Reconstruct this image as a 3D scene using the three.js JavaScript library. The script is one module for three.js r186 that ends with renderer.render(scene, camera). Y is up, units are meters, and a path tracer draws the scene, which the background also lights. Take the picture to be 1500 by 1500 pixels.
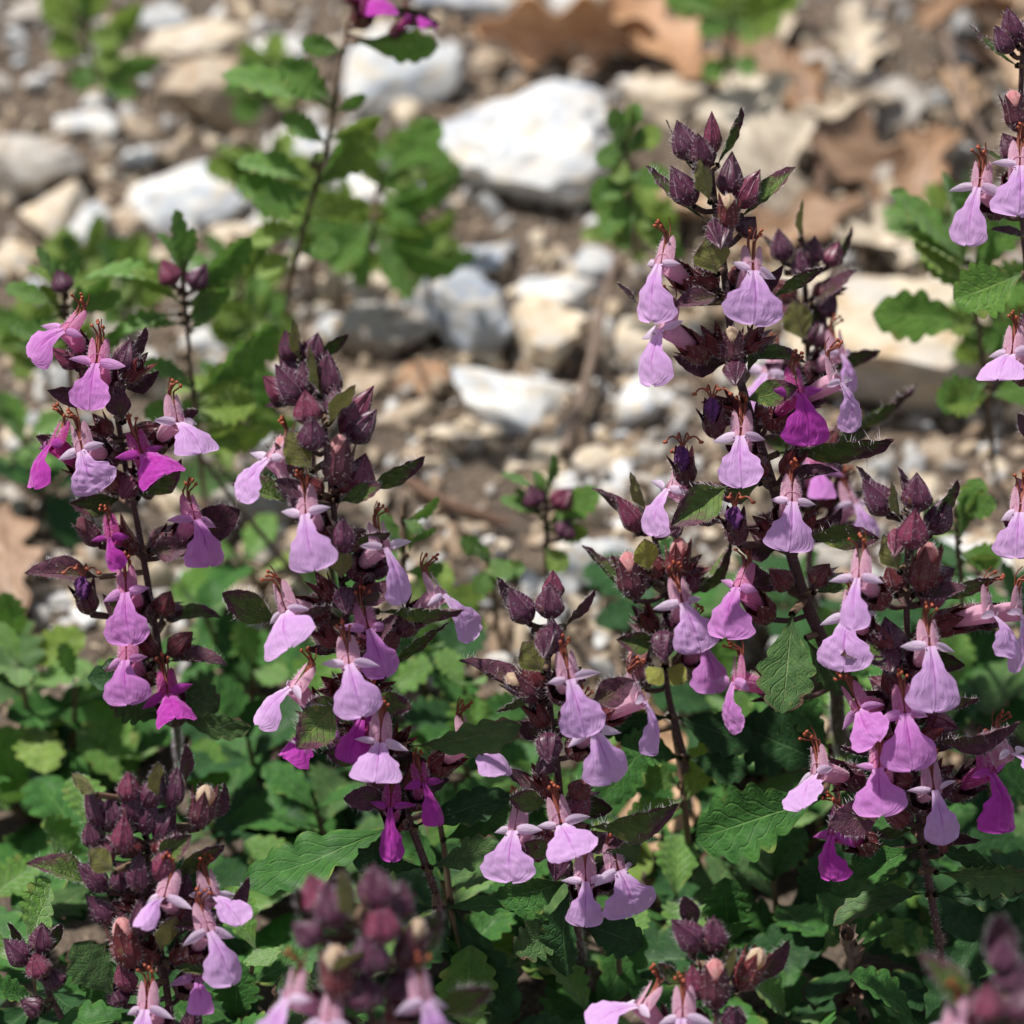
import * as THREE from 'three';
import { ImprovedNoise } from 'three/addons/math/ImprovedNoise.js';
import { mergeGeometries, mergeVertices, toCreasedNormals } from 'three/addons/utils/BufferGeometryUtils.js';

// ---------------------------------------------------------------- camera, sky, sun, exposure
const scene = new THREE.Scene();
const FOV = 15.5, PITCH = 40 * Math.PI / 180, FOCUS = 0.5, GROUND_D = 0.635;
const camera = new THREE.PerspectiveCamera(FOV, 1, 0.02, 100);
const CAM_H = GROUND_D * Math.sin(PITCH);
camera.position.set(0, CAM_H, 0);
camera.rotation.set(-PITCH, 0, 0);
camera.focus = FOCUS;
camera.userData.fStop = 19;                       // about a 6.5 mm opening
camera.updateMatrixWorld(true);

const renderer = new THREE.WebGLRenderer({ antialias: true });
renderer.toneMapping = THREE.LinearToneMapping;
renderer.toneMappingExposure = 1.55;
renderer.shadowMap.enabled = true;

const SUN = new THREE.Vector3(-0.42, 0.86, -0.22).normalize();
const sun = new THREE.DirectionalLight(new THREE.Color(1.0, 0.965, 0.915), 4.0);
sun.position.copy(SUN).multiplyScalar(3).add(new THREE.Vector3(0, 0, -0.45));
sun.target.position.set(0, 0, -0.45);
sun.castShadow = true; sun.shadow.radius = 5; sun.shadow.mapSize.set(4096, 4096);
Object.assign(sun.shadow.camera, { left: -0.35, right: 0.35, top: 0.35, bottom: -0.35, near: 0.5, far: 6 });
scene.add(sun, sun.target);
{ // hazy bright summer sky, computed
  const W = 128, H = 64, d = new Float32Array(W * H * 4), v = new THREE.Vector3();
  for (let j = 0; j < H; j++) for (let i = 0; i < W; i++) {
    const el = (j + 0.5) / H * Math.PI - Math.PI / 2, az = (i + 0.5) / W * Math.PI * 2 - Math.PI;
    v.set(Math.cos(el) * Math.cos(az), Math.sin(el), Math.cos(el) * Math.sin(az));
    const up = Math.max(0, v.y), glow = Math.pow(Math.max(0, v.dot(SUN)), 6);
    const k = (j * W + i) * 4, haze = Math.pow(1 - up, 3);
    const low = v.y < 0 ? 0.25 : 1;
    d[k] = (0.40 + 0.22 * haze + 0.35 * glow) * low; d[k + 1] = (0.46 + 0.18 * haze + 0.34 * glow) * low; d[k + 2] = (0.58 + 0.08 * haze + 0.30 * glow) * low; d[k + 3] = 1;
  }
  const sky = new THREE.DataTexture(d, W, H, THREE.RGBAFormat, THREE.FloatType);
  sky.mapping = THREE.EquirectangularReflectionMapping; sky.magFilter = sky.minFilter = THREE.LinearFilter; sky.needsUpdate = true;
  scene.background = sky; scene.environment = sky; scene.backgroundIntensity = scene.environmentIntensity = 0.48;
}

// ---------------------------------------------------------------- helpers
const V = (x, y, z) => new THREE.Vector3(x, y, z);
function prng(a) { return () => { a = (a + 0x6d2b79f5) | 0; let t = Math.imul(a ^ (a >>> 15), 1 | a); t = (t + Math.imul(t ^ (t >>> 7), 61 | t)) ^ t; return ((t ^ (t >>> 14)) >>> 0) / 4294967296; }; }
const rnd = prng(7), R = (a, b) => a + (b - a) * rnd();
const noise = new ImprovedNoise(), nz = (x, y, z = 0) => noise.noise(x, y, z);
const fbm = (x, y, z = 0, o = 4) => { let s = 0, a = 0.5; for (let i = 0; i < o; i++) { s += a * nz(x, y, z); x = x * 2.03 + 3.1; y = y * 2.03 + 1.7; z = z * 2.03 + 5.3; a *= 0.5; } return s; };
const clamp = (x, a = 0, b = 1) => Math.min(b, Math.max(a, x)), mix = (a, b, t) => a + (b - a) * t;
const smooth = (a, b, x) => { const t = clamp((x - a) / (b - a)); return t * t * (3 - 2 * t); };
const mix3 = (a, b, t) => [mix(a[0], b[0], t), mix(a[1], b[1], t), mix(a[2], b[2], t)];
const lin = (r, g, b) => new THREE.Color().setRGB(r, g, b);
const TAN = Math.tan(FOV / 2 * Math.PI / 180), PX = FOCUS * TAN / 750;   // metres for one photo pixel at the focus distance
const camQ = camera.quaternion.clone();
// photo pixel + depth along the view -> point in camera axes / in the world
const camPt = (px, py, d) => V((px - 750) / 750 * TAN * d, -(py - 750) / 750 * TAN * d, -d);
const toWorld = (p) => p.clone().applyQuaternion(camQ).add(camera.position);
const P = (px, py, d) => toWorld(camPt(px, py, d));
const onLevel = (px, py, y = 0) => { const dir = camPt(px, py, 1).applyQuaternion(camQ); return camera.position.clone().addScaledVector(dir, (y - CAM_H) / dir.y); };
const depthAt = (px, py, y = 0) => { const dir = camPt(px, py, 1).applyQuaternion(camQ); return (y - CAM_H) / dir.y; };

const taken = {};
const numbered = (n) => { const k = taken[n] = (taken[n] ?? -1) + 1; return k ? n + '_' + String(k).padStart(3, '0') : n; };
function thing(name, label, category, at, group) {
  const o = new THREE.Group(); o.name = numbered(name); o.position.copy(at); o.userData = { label, category };
  if (group) o.userData.group = group; scene.add(o); o.updateMatrixWorld(true); return o;
}
function mesh(name, geo, mat, parent) { const m = new THREE.Mesh(geo, mat); m.name = name; m.castShadow = m.receiveShadow = true; if (parent) parent.add(m); return m; }
const stuff = (m) => { m.userData.kind = 'stuff'; return m; };
function grid(nu, nv, f) {                                             // f(i/nu, j/nv) -> [x,y,z,u,v]
  const pos = [], uv = [], idx = [];
  for (let j = 0; j <= nv; j++) for (let i = 0; i <= nu; i++) { const p = f(i / nu, j / nv); pos.push(p[0], p[1], p[2]); uv.push(p[3] ?? i / nu, p[4] ?? j / nv); }
  for (let j = 0; j < nv; j++) for (let i = 0; i < nu; i++) { const a = j * (nu + 1) + i, b = a + 1, c = a + nu + 1, d = c + 1; idx.push(a, b, d, a, d, c); }
  const g = new THREE.BufferGeometry();
  g.setAttribute('position', new THREE.Float32BufferAttribute(pos, 3)); g.setAttribute('uv', new THREE.Float32BufferAttribute(uv, 2)); g.setIndex(idx); g.computeVertexNormals();
  return g;
}
function tube(points, radii, sides = 6, seg = 0, bump = 0) {
  const curve = new THREE.CatmullRomCurve3(points); const n = seg || (points.length - 1) * 3;
  const frames = curve.computeFrenetFrames(n, false);
  const g = grid(sides, n, (a, t) => {
    const c = curve.getPointAt(t), k = Math.round(t * n), x = t * (radii.length - 1), i = Math.min(radii.length - 2, Math.floor(x));
    let r = radii.length > 1 ? mix(radii[i], radii[i + 1], x - i) : radii[0];
    if (bump) r *= 1 + bump * nz(t * n * 0.7, a * 6, 3.3 + points[0].x * 500);
    const w = a * Math.PI * 2, N = frames.normals[k], B = frames.binormals[k];
    return [c.x + r * (Math.cos(w) * N.x + Math.sin(w) * B.x), c.y + r * (Math.cos(w) * N.y + Math.sin(w) * B.y), c.z + r * (Math.cos(w) * N.z + Math.sin(w) * B.z)];
  });
  return g;
}
function tex(w, h, f, srgb = true) {
  const d = new Uint8Array(w * h * 4);
  for (let j = 0; j < h; j++) for (let i = 0; i < w; i++) { const c = f((i + 0.5) / w, (j + 0.5) / h), k = (j * w + i) * 4; for (let n = 0; n < 3; n++) d[k + n] = clamp(Array.isArray(c) ? c[n] : c, 0, 1) * 255; d[k + 3] = 255; }
  const t = new THREE.DataTexture(d, w, h); t.magFilter = t.minFilter = THREE.LinearFilter; t.wrapS = t.wrapT = THREE.RepeatWrapping; if (srgb) t.colorSpace = THREE.SRGBColorSpace; t.needsUpdate = true; return t;
}
const c255 = (r, g, b) => [r / 255, g / 255, b / 255];
const mm = 0.001;
function hairs(list, r) {                                              // list of [point, direction, length] -> one geometry of thin tapered hairs
  const pos = [], nor = [], a = V(), b = V(), t = V();
  for (const [p, d, L] of list) {
    a.set(Math.abs(d.y) > 0.9 ? 1 : 0, Math.abs(d.y) > 0.9 ? 0 : 1, 0).cross(d).normalize(); b.crossVectors(d, a);
    const tip = t.copy(p).addScaledVector(d, L).clone(), c = [];
    for (let k = 0; k < 3; k++) { const w = k * 2.094; c.push([p.clone().addScaledVector(a, r * Math.cos(w)).addScaledVector(b, r * Math.sin(w)), a.clone().multiplyScalar(Math.cos(w)).addScaledVector(b, Math.sin(w))]); }
    for (let k = 0; k < 3; k++) { const q = c[k], s = c[(k + 1) % 3]; for (const [x, n] of [q, s, [tip, d]]) { pos.push(x.x, x.y, x.z); nor.push(n.x, n.y, n.z); } }
  }
  const g = new THREE.BufferGeometry(); g.setAttribute('position', new THREE.Float32BufferAttribute(pos, 3)); g.setAttribute('normal', new THREE.Float32BufferAttribute(nor, 3)); return g;
}
function surfaceHairs(geo, n, r, L0, L1, lift, seed, keep = null) {
  const p = geo.attributes.position, N = geo.attributes.normal, ix = geo.index, rr = prng(seed), out = [];
  const nt = (ix ? ix.count : p.count) / 3, A = V(), B = V(), C = V();
  const areas = []; let sum = 0;
  for (let i = 0; i < nt; i++) { const [a, b, c] = [0, 1, 2].map((k) => ix ? ix.getX(i * 3 + k) : i * 3 + k); A.fromBufferAttribute(p, a); B.fromBufferAttribute(p, b).sub(A); C.fromBufferAttribute(p, c).sub(A); sum += B.cross(C).length(); areas.push(sum); }
  let guard = 0;
  while (out.length < n && guard++ < n * 20) {
    const s = rr() * sum; let i = areas.findIndex((x) => x >= s); if (i < 0) i = 0;
    const [a, b, c] = [0, 1, 2].map((k) => ix ? ix.getX(i * 3 + k) : i * 3 + k); let u = rr(), v = rr(); if (u + v > 1) { u = 1 - u; v = 1 - v; }
    const q = V(), nn = V(); for (const [id, w] of [[a, 1 - u - v], [b, u], [c, v]]) { q.addScaledVector(A.fromBufferAttribute(p, id), w); nn.addScaledVector(B.fromBufferAttribute(N, id), w); }
    if (keep && !keep(q)) continue;
    nn.normalize().add(V(rr() - 0.5, rr() - 0.5 + lift, rr() - 0.5).multiplyScalar(0.9)).normalize();
    out.push([q, nn, mix(L0, L1, rr())]);
  }
  return hairs(out, r);
}

// ---------------------------------------------------------------- materials
const std = (o) => new THREE.MeshStandardMaterial({ side: THREE.DoubleSide, ...o });
const phy = (o) => new THREE.MeshPhysicalMaterial({ side: THREE.DoubleSide, ...o });

// lip of the flower: u across, v from the throat down
function lipTex(edge, body, heart, line, seed) {
  return tex(256, 256, (u, v) => {
    const x = (u - 0.5) * 2, ax = Math.abs(x);
    const fan = nz(x * 17 + 0.6 * nz(v * 5, x * 3, seed), v * 1.6, seed) * 0.5 + nz(x * 34, v * 2.4, seed + 5) * 0.3;
    let c = mix3(body, edge, clamp(0.2 * ax + 0.5 * v * v + fan * 0.42 + 0.6 * fbm(x * 2.5, v * 3, seed) + 0.1));
    c = mix3(c, heart, smooth(0.34, 0.02, v) * 0.8);
    const vein = Math.exp(-Math.pow(x / 0.05, 2)) * smooth(0.85, 0.3, v) + 0.45 * Math.exp(-Math.pow((ax - 0.22 - 0.2 * v) / 0.045, 2)) * smooth(0.6, 0.1, v);
    c = mix3(c, line, clamp(vein * 0.75));
    return mix3(c, line, clamp(nz(x * 40, v * 40, seed) - 0.55) * 0.6);
  });
}
const lipBump = tex(256, 256, (u, v) => { const x = (u - 0.5) * 2; return 0.5 + 0.22 * nz(x * 12 + nz(v * 4, x * 2, 9), v * 2.2, 4) + 0.12 * nz(x * 22, v * 12, 2) - 0.3 * Math.exp(-Math.pow(x / 0.05, 2)); }, false);
const petal = (map, color = 0xffffff) => phy({ map, color, roughness: 0.95, transmission: 0.5, thickness: 0, bumpMap: lipBump, bumpScale: 0.00018, specularIntensity: 0.45 });
const M = {};
M.lip = [
  petal(lipTex(c255(234, 194, 242), c255(220, 166, 232), c255(246, 222, 249), c255(180, 84, 182), 1)),
  petal(lipTex(c255(226, 158, 228), c255(210, 124, 210), c255(236, 178, 234), c255(172, 56, 164), 2)),
  petal(lipTex(c255(210, 84, 200), c255(188, 44, 172), c255(200, 70, 184), c255(148, 20, 136), 3)),
];
const plainPetal = (c, d, seed) => petal(tex(64, 64, (u, v) => mix3(c, d, clamp(0.5 + 0.9 * fbm(u * 6, v * 3, seed)))));
M.wing = [plainPetal(c255(248, 234, 251), c255(238, 208, 244), 4), plainPetal(c255(240, 196, 238), c255(214, 132, 212), 5), plainPetal(c255(206, 80, 196), c255(176, 40, 164), 6)];
M.horn = [plainPetal(c255(240, 190, 204), c255(214, 158, 192), 7), plainPetal(c255(234, 160, 192), c255(206, 110, 170), 8), plainPetal(c255(210, 90, 160), c255(180, 50, 140), 9)];
M.filament = std({ color: lin(0.21, 0.05, 0.028), roughness: 0.55 });
M.anther = std({ color: lin(0.27, 0.055, 0.018), roughness: 0.5 });
M.hair = std({ color: lin(0.66, 0.58, 0.62), roughness: 0.8 });
M.speck = std({ color: lin(0.03, 0.006, 0.03), roughness: 0.7 });
const ribs = (dark, light, vein, seed) => tex(256, 128, (u, v) => {
  const a = u * 10, f = Math.abs(a - Math.round(a)) * 2, line = smooth(0.16, 0.02, f) * 0.75;
  const mott = clamp(0.45 + 1.1 * fbm(u * 14, v * 6, seed));
  let c = mix3(dark, light, mott * 0.75); c = mix3(c, c255(92, 92, 46), 0.55 * smooth(0.18, 0.4, fbm(u * 6, v * 4, seed + 7) + 0.12 * (0.5 - v))); const net = smooth(0.06, 0.0, Math.abs(nz(u * 26, v * 12, seed + 2)));
  return mix3(c, vein, clamp(line * 0.5 + net * 0.07));
});
const ribBump = tex(256, 128, (u, v) => { const a = u * 10, f = Math.abs(a - Math.round(a)) * 2; return 0.35 + 0.5 * smooth(0.35, 0, f) + 0.05 * nz(u * 24, v * 10, 1); }, false);
const calyxMat = (d, l, v, s) => phy({ map: ribs(d, l, v, s), bumpMap: ribBump, bumpScale: 0.00035, roughness: 0.42, specularIntensity: 0.9, sheen: 0.5, sheenColor: new THREE.Color(0.5, 0.35, 0.45), sheenRoughness: 0.6 });
M.bud = [calyxMat(c255(58, 24, 42), c255(98, 44, 76), c255(158, 104, 136), 11), calyxMat(c255(58, 22, 40), c255(92, 38, 66), c255(140, 84, 118), 12), calyxMat(c255(84, 30, 50), c255(132, 52, 84), c255(172, 104, 132), 13)];
M.calyx = [calyxMat(c255(82, 30, 34), c255(118, 50, 52), c255(148, 92, 94), 14), calyxMat(c255(66, 28, 40), c255(100, 50, 62), c255(134, 84, 96), 15)];
M.cream = petal(tex(64, 64, (u, v) => mix3(c255(228, 214, 176), c255(204, 160, 146), clamp(0.4 + fbm(u * 9, v * 3, 3)))));
M.pinkbud = petal(tex(64, 64, (u, v) => mix3(c255(238, 190, 184), c255(214, 130, 138), clamp(0.4 + fbm(u * 9, v * 3, 4)))));
M.wilted = std({ color: lin(0.10, 0.02, 0.12), roughness: 0.85 });
const stemTex = (a, b, s) => tex(64, 256, (u, v) => mix3(a, b, clamp(0.5 + 0.8 * fbm(u * 5, v * 14, s))));
M.stem = [std({ map: stemTex(c255(66, 42, 44), c255(96, 68, 62), 1), roughness: 0.75 }), std({ map: stemTex(c255(104, 98, 66), c255(112, 74, 66), 2), roughness: 0.75 })];
M.twig = [std({ map: stemTex(c255(136, 118, 104), c255(98, 82, 72), 3), roughness: 0.9 }), std({ map: stemTex(c255(120, 92, 74), c255(80, 60, 48), 4), roughness: 0.9 })];

// leaves: u across, v from base to tip
const NT = 5;
const veinField = (u, v) => { const x = (u - 0.5) * 2, ax = Math.abs(x); const ph = (v - 0.30 * ax - 0.08) * (NT + 1.2) / 0.82; const lat = Math.abs(ph - Math.round(ph)); return { x, ax, mid: smooth(0.075 * (1.2 - v), 0.0, ax), lat: smooth(0.13, 0.02, lat) * smooth(1.02, 0.5, ax) * smooth(0.0, 0.06, ax) }; };
function leafTex(a, b, vein, seed, tint) {
  return tex(256, 384, (u, v) => {
    const f = veinField(u, v), n = fbm(u * 4 + seed, v * 7, seed), net = smooth(0.07, 0, Math.abs(nz(u * 22 + seed, v * 32, 3)));
    let c = mix3(a, b, clamp(0.5 + 1.1 * n));
    c = mix3(c, c255(150, 140, 70), 0.55 * smooth(0.55, 0.9, f.ax * 0.6 + 1.3 * fbm(u * 3 + seed * 2, v * 5, seed + 14)));
    c = mix3(c, vein, clamp(0.7 * f.mid + 0.26 * f.lat + 0.05 * net));
    if (tint) { const k = smooth(tint.a, tint.b, v * tint.v + f.ax * tint.x + 0.5 * fbm(u * 5, v * 6, seed + 9)); c = mix3(c, mix3(tint.c, tint.d ?? tint.c, clamp(0.5 + fbm(u * 8, v * 8, seed))), k); }
    c = mix3(c, tint ? c255(140, 110, 90) : c255(128, 132, 76), 0.4 * smooth(0.34, 0.42, fbm(u * 9, v * 13, seed + 30)));
    return c;
  });
}
const leafBump = tex(256, 384, (u, v) => { const f = veinField(u, v); return 0.62 - 0.4 * f.mid - 0.34 * f.lat + 0.16 * nz(u * 24, v * 36, 2) + 0.08 * nz(u * 60, v * 90, 2); }, false);
const leafMat = (map, o = {}) => phy({ map, bumpMap: leafBump, bumpScale: 0.0004, roughness: 0.93, clearcoat: 0.12, clearcoatRoughness: 0.45, specularIntensity: 0.6, ...(o.transmission ? { thickness: 0 } : {}), ...o });
M.leaf = [   // dark, middle, fresh, yellowish, tired
  leafMat(leafTex(c255(24, 56, 24), c255(40, 78, 34), c255(92, 122, 74), 1)),
  leafMat(leafTex(c255(36, 76, 28), c255(60, 104, 40), c255(114, 144, 84), 2)),
  leafMat(leafTex(c255(78, 124, 40), c255(112, 156, 60), c255(160, 184, 110), 3), { transmission: 0.42 }),
  leafMat(leafTex(c255(108, 142, 44), c255(142, 170, 66), c255(176, 190, 112), 4), { transmission: 0.45 }),
  leafMat(leafTex(c255(52, 82, 42), c255(76, 104, 54), c255(128, 140, 98), 5, { a: 0.95, b: 1.35, v: 0.7, x: 0.6, c: c255(70, 44, 48), d: c255(120, 98, 72) })),
];
const PUR = c255(68, 36, 52), PUR2 = c255(106, 62, 78);
M.bract = [  // green with purple end, mostly purple, olive
  leafMat(leafTex(c255(66, 90, 40), c255(96, 118, 54), c255(134, 132, 84), 6, { a: 0.55, b: 0.95, v: 0.8, x: 0.35, c: PUR, d: PUR2 })),
  leafMat(leafTex(c255(74, 62, 44), c255(86, 80, 50), c255(110, 84, 78), 7, { a: 0.2, b: 0.6, v: 0.7, x: 0.4, c: PUR, d: PUR2 }), { transmission: 0.1 }),
  leafMat(leafTex(c255(112, 118, 52), c255(138, 136, 72), c255(140, 96, 84), 8, { a: 0.85, b: 1.3, v: 0.8, x: 0.5, c: c255(104, 52, 60), d: PUR }), { transmission: 0.26 }),
  leafMat(leafTex(c255(160, 168, 60), c255(180, 176, 82), c255(170, 150, 96), 9, { a: 1.0, b: 1.35, v: 0.8, x: 0.5, c: PUR2, d: PUR }), { transmission: 0.3 }),
];

// ---------------------------------------------------------------- shared shapes
function leafShape({ ratio = 0.62, teeth = NT, depth = 0.2, fold = 0.25, curl = 0.2, seed = 1, start = 0.24, wide = 0.58, rows = 44, cols = 6, wave = 0.02, tip = 0.0 }) {
  const rr = prng(seed), j = Array.from({ length: 40 }, () => rr() - 0.5), asym = 0.08 * j[0], tw = j[1] * 0.5, sb = j[2] * 0.18;
  const hw = (v, side) => {
    const p = v < wide ? Math.pow(smooth(-0.05, 1.0, v / wide), 1.15) : Math.pow(Math.max(0, 1 - Math.pow((v - wide) / (1 - wide), 2.1)), 0.62 + tip);
    let w = 0.5 * ratio * (p * (1 + asym * side) + 0.03 * (1 - v));
    const tv = (v - start) / (1 - start); if (tv > 0 && depth) { const ph = tv * teeth + 0.13 * j[5 + Math.floor(tv * teeth) + (side > 0 ? 12 : 0)], f = ph - Math.floor(ph); w *= 1 - depth * (1 - Math.pow(Math.sin(Math.PI * Math.min(1, f * 0.92 + 0.04)), 0.7)) * smooth(0, 0.2, tv); }
    return w;
  };
  return grid(cols, rows, (a, t) => {
    const u = a * 2 - 1, side = Math.sign(u) || 1, v = 0.002 + 0.996 * t, w = hw(v, side), x = u * w, ax = Math.abs(u);
    const ph = (v - 0.30 * ax - 0.08) * (teeth + 1.2) / 0.82;
    let z = fold * Math.abs(x) - curl * Math.pow(v, 2) * 0.5 + wave * 0.5 * Math.cos(ph * 6.283) * ax * smooth(0, 0.3, v) * -1 + 0.05 * ratio * nz(u * 1.5 + seed, v * 4, seed * 1.7) - 0.3 * fold * Math.abs(x) * ax;
    z += tw * x * v; const y = v + 0.05 * ax * smooth(0.1, 0.5, v) * (1 - v) + 0.02 * j[3] * ax;
    return [x + sb * v * v * 0.4, y - 0.12 * Math.abs(curl) * v * v, z, a, v];
  });
}
const LEAF = [0, 1, 2, 3, 4, 5, 6, 7].map((i) => leafShape({ seed: 20 + i, ratio: [0.5, 0.58, 0.45, 0.62][i % 4], depth: 0.34 + 0.07 * (i % 3), fold: [0.2, 0.45, 0.1, 0.6][i % 4], curl: [0.15, 0.5, -0.15, 0.8, 0.3][i % 5], teeth: 4 + (i % 2) }));
const BRACT = [0, 1, 2, 3, 4, 5].map((i) => leafShape({ seed: 50 + i, ratio: [0.44, 0.5, 0.4][i % 3], depth: 0.14, teeth: 3, start: 0.5, wide: 0.45, fold: [0.6, 0.9, 0.35][i % 3], curl: [-0.25, 0.2, -0.45][i % 3], tip: 0.3, rows: 32 }));
const OLIVE = [0, 1].map((i) => leafShape({ seed: 70 + i, ratio: 0.82, depth: 0.03, teeth: 2, start: 0.5, wide: 0.42, fold: -0.35, curl: 0.25, tip: 0.45, rows: 22 }));
const edgeHair = (geo, seed, cols = 6) => { // hairs standing off the rim of a bract of length 1
  const p = geo.attributes.position, n = p.count / (cols + 1), rr = prng(seed), out = [];
  for (let k = 0; k < 90; k++) { const row = 1 + Math.floor(rr() * (n - 3)), e = rr() < 0.5 ? 0 : cols, a = V().fromBufferAttribute(p, row * (cols + 1) + e), b = V().fromBufferAttribute(p, (row + 1) * (cols + 1) + e); a.lerp(b, rr()); out.push([a, V((e ? 1 : -1) * (0.4 + rr()), rr() - 0.3, (rr() - 0.5) * 1.8).normalize(), 0.05 + 0.08 * rr()]); }
  for (let k = 0; k < 26; k++) { const row = Math.floor(rr() * (n - 2)), a = V().fromBufferAttribute(p, row * (cols + 1) + 1 + Math.floor(rr() * (cols - 1))); out.push([a, V(rr() - 0.5, rr() - 0.2, (rr() < 0.5 ? 1 : -1) * 1.2).normalize(), 0.05 + 0.05 * rr()]); }
  return hairs(out, 0.0020);
};
const BRACT_HAIR = BRACT.map((g, i) => edgeHair(g, 90 + i)), OLIVE_HAIR = OLIVE.map((g, i) => edgeHair(g, 99 + i));

// closed calyx, 1 long on +y, about 0.7 wide
function budShape(seed, open = 0) {
  const rr = prng(seed), fat = 0.31 + 0.05 * rr(), bend = 0.1 * (rr() - 0.5);
  return grid(30, 16, (a, t) => {
    const w = -a * Math.PI * 2, rib = Math.cos(w * 5), rib10 = Math.cos(w * 10);
    let r = fat * (t < 0.36 ? Math.pow(Math.sin(t / 0.36 * Math.PI / 2), 0.62) : (0.55 * Math.pow(Math.max(0, Math.cos((t - 0.36) / 0.64 * Math.PI / 2)), 1.1) + 0.45 * (1 - (t - 0.36) / 0.64)));
    r = Math.max(r, 0.008) * (1 + 0.2 * rib * smooth(0.2, 0.8, t) + 0.06 * rib10 * smooth(0.05, 0.3, t));
    return [r * Math.cos(w) + bend * t * t, t + 0.03 * rib * smooth(0.6, 1, t), r * Math.sin(w), a, t];
  });
}
const BUD = [1, 2, 3, 4].map((i) => budShape(i)), BUD_HAIR = BUD.map((g, i) => surfaceHairs(g, 130, 0.0026, 0.08, 0.2, 0.3, 200 + i));
// open calyx: bell with five pointed teeth, 1 long on +y
function calyxShape(seed, flare = 0.1) {
  const g = grid(40, 14, (a, t) => {
    const w = -a * Math.PI * 2, k = a * 5, f = Math.abs((k % 1) - 0.5) * 2, tooth = 1 - f;          // 1 at a tooth's middle
    const top = 0.62 + 0.38 * Math.pow(tooth, 1.1), y = t * top;
    let r = 0.31 * Math.pow(Math.sin(Math.min(1, y / 0.4) * Math.PI / 2), 0.6) * (1 + 0.03 * Math.cos(w * 10)) + flare * smooth(0.5, 1, y) * 0.8 - 0.03 * smooth(0.3, 0.6, y);
    r = Math.max(r, 0.015); return [r * Math.cos(w), y - 0.1 * Math.sin(w) * r, r * Math.sin(w), a, y];
  }); return g;
}
const CALYX = [calyxShape(1, 0.05), calyxShape(2, 0.12), calyxShape(3, -0.12)], CALYX_HAIR = CALYX.map((g, i) => surfaceHairs(g, 130, 0.0032, 0.06, 0.16, 0.2, 220 + i));
const KNOB = grid(20, 10, (a, t) => { const w = -a * Math.PI * 2, r = 0.215 * Math.pow(Math.max(0, Math.sin(Math.PI * Math.min(1, t * 0.92 + 0.04))), 0.7) * (1 + 0.13 * Math.cos(5 * w) * smooth(0.2, 0.9, t) + 0.05 * nz(a * 9, t * 6, 2)); return [r * Math.cos(w), t * 0.6, r * Math.sin(w), a, t]; });
const KNOB_HAIR = surfaceHairs(KNOB, 120, 0.004, 0.05, 0.12, 0.2, 300);

// flower pieces, in mm around the throat: +z faces out, -y is where the lip hangs
function lipShape(seed, { flat = 0, cup = 0.9, crinkle = 0.12 } = {}) {
  const rr = prng(seed), sh = 0.44 + 0.1 * rr(), lob = 0.5 + 0.5 * rr(), as = (rr() - 0.5) * 0.2, ws = rr() * 9, pk = 0.68 + 0.1 * rr(), rec = 0.5 + 1.2 * rr();
  const hw = (v, s) => {
    let w = v < pk ? 0.85 + 3.35 * (0.55 * Math.pow(v / pk, 1.7) + 0.45 * smooth(0, 1, v / pk)) : 4.2 * Math.pow(Math.max(0, 1 - Math.pow((v - pk) / (1 - pk), 2.4)), 0.5);
    w += 0.42 * Math.exp(-Math.pow((v - sh - 0.03 * s) / 0.07, 2)) - 0.40 * Math.exp(-Math.pow((v - sh + 0.13) / 0.07, 2)) + 0.09 * Math.sin(v * 31 + s * 2 + ws) * smooth(0.3, 0.6, v);
    return w * (1 + as * s);
  };
  return grid(18, 22, (a, t) => {
    const u = a * 2 - 1, v = 0.999 * (1 - Math.pow(1 - t, 1.35)), w = hw(v, Math.sign(u)), x = u * w;
    const fwd = 1.5 * Math.sin(Math.min(1, v * 1.25) * Math.PI * 0.62) - rec * v * v;
    let z = fwd - cup * Math.pow(x / 4.25, 2) - 0.28 * Math.exp(-Math.pow(u / 0.16, 2)) * smooth(1, 0.3, v);
    z += crinkle * (nz(x * 0.9 + ws, v * 7, seed) + 0.6 * nz(x * 2 + ws, v * 14, seed)) * smooth(0, 0.4, v) + 0.22 * Math.sin(u * 5 + ws) * smooth(0.5, 1, v) * Math.abs(u);
    const y = -7.9 * v + (-0.22 * u * u - 0.16 * lob * Math.cos(u * 6 + ws)) * smooth(0.5, 0.9, v);
    return [x * mm, y * mm, z * mm, a, v];
  });
}
const LIP = [lipShape(1), lipShape(2, { cup: 0.5, crinkle: 0.2 }), lipShape(3, { cup: 1.7, crinkle: 0.25 }), lipShape(4, { cup: 0.2, crinkle: 0.3 }), lipShape(5, { cup: 1.2, crinkle: 0.18 }), lipShape(12, { cup: -0.4, crinkle: 0.28 }), lipShape(13, { cup: 1.5, crinkle: 0.16 }), lipShape(14, { cup: 0.7, crinkle: 0.34 })];
const OLDLIP = [lipShape(6, { cup: 2.6, crinkle: 0.4 })];
const lobe = (L, W, bend, pt = 0.6) => grid(6, 12, (a, t) => { const u = a * 2 - 1, w = W * (0.45 * (1 - t) + Math.pow(Math.max(0, Math.sin(Math.PI * Math.pow(clamp(t * 0.93 + 0.07), 0.85))), pt)) * 0.5; return [u * w * mm, t * L * mm, (bend * t * t - 0.35 * u * u * w) * mm, a, t]; });
const WING = [lobe(3.9, 1.25, 0.6, 0.95), lobe(3.6, 1.15, -0.4, 1.1), lobe(4.1, 1.4, 1.0, 0.85)];
const HORN = [lobe(4.5, 1.35, -0.6, 0.42), lobe(4.2, 1.25, -0.2, 0.45)];
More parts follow.
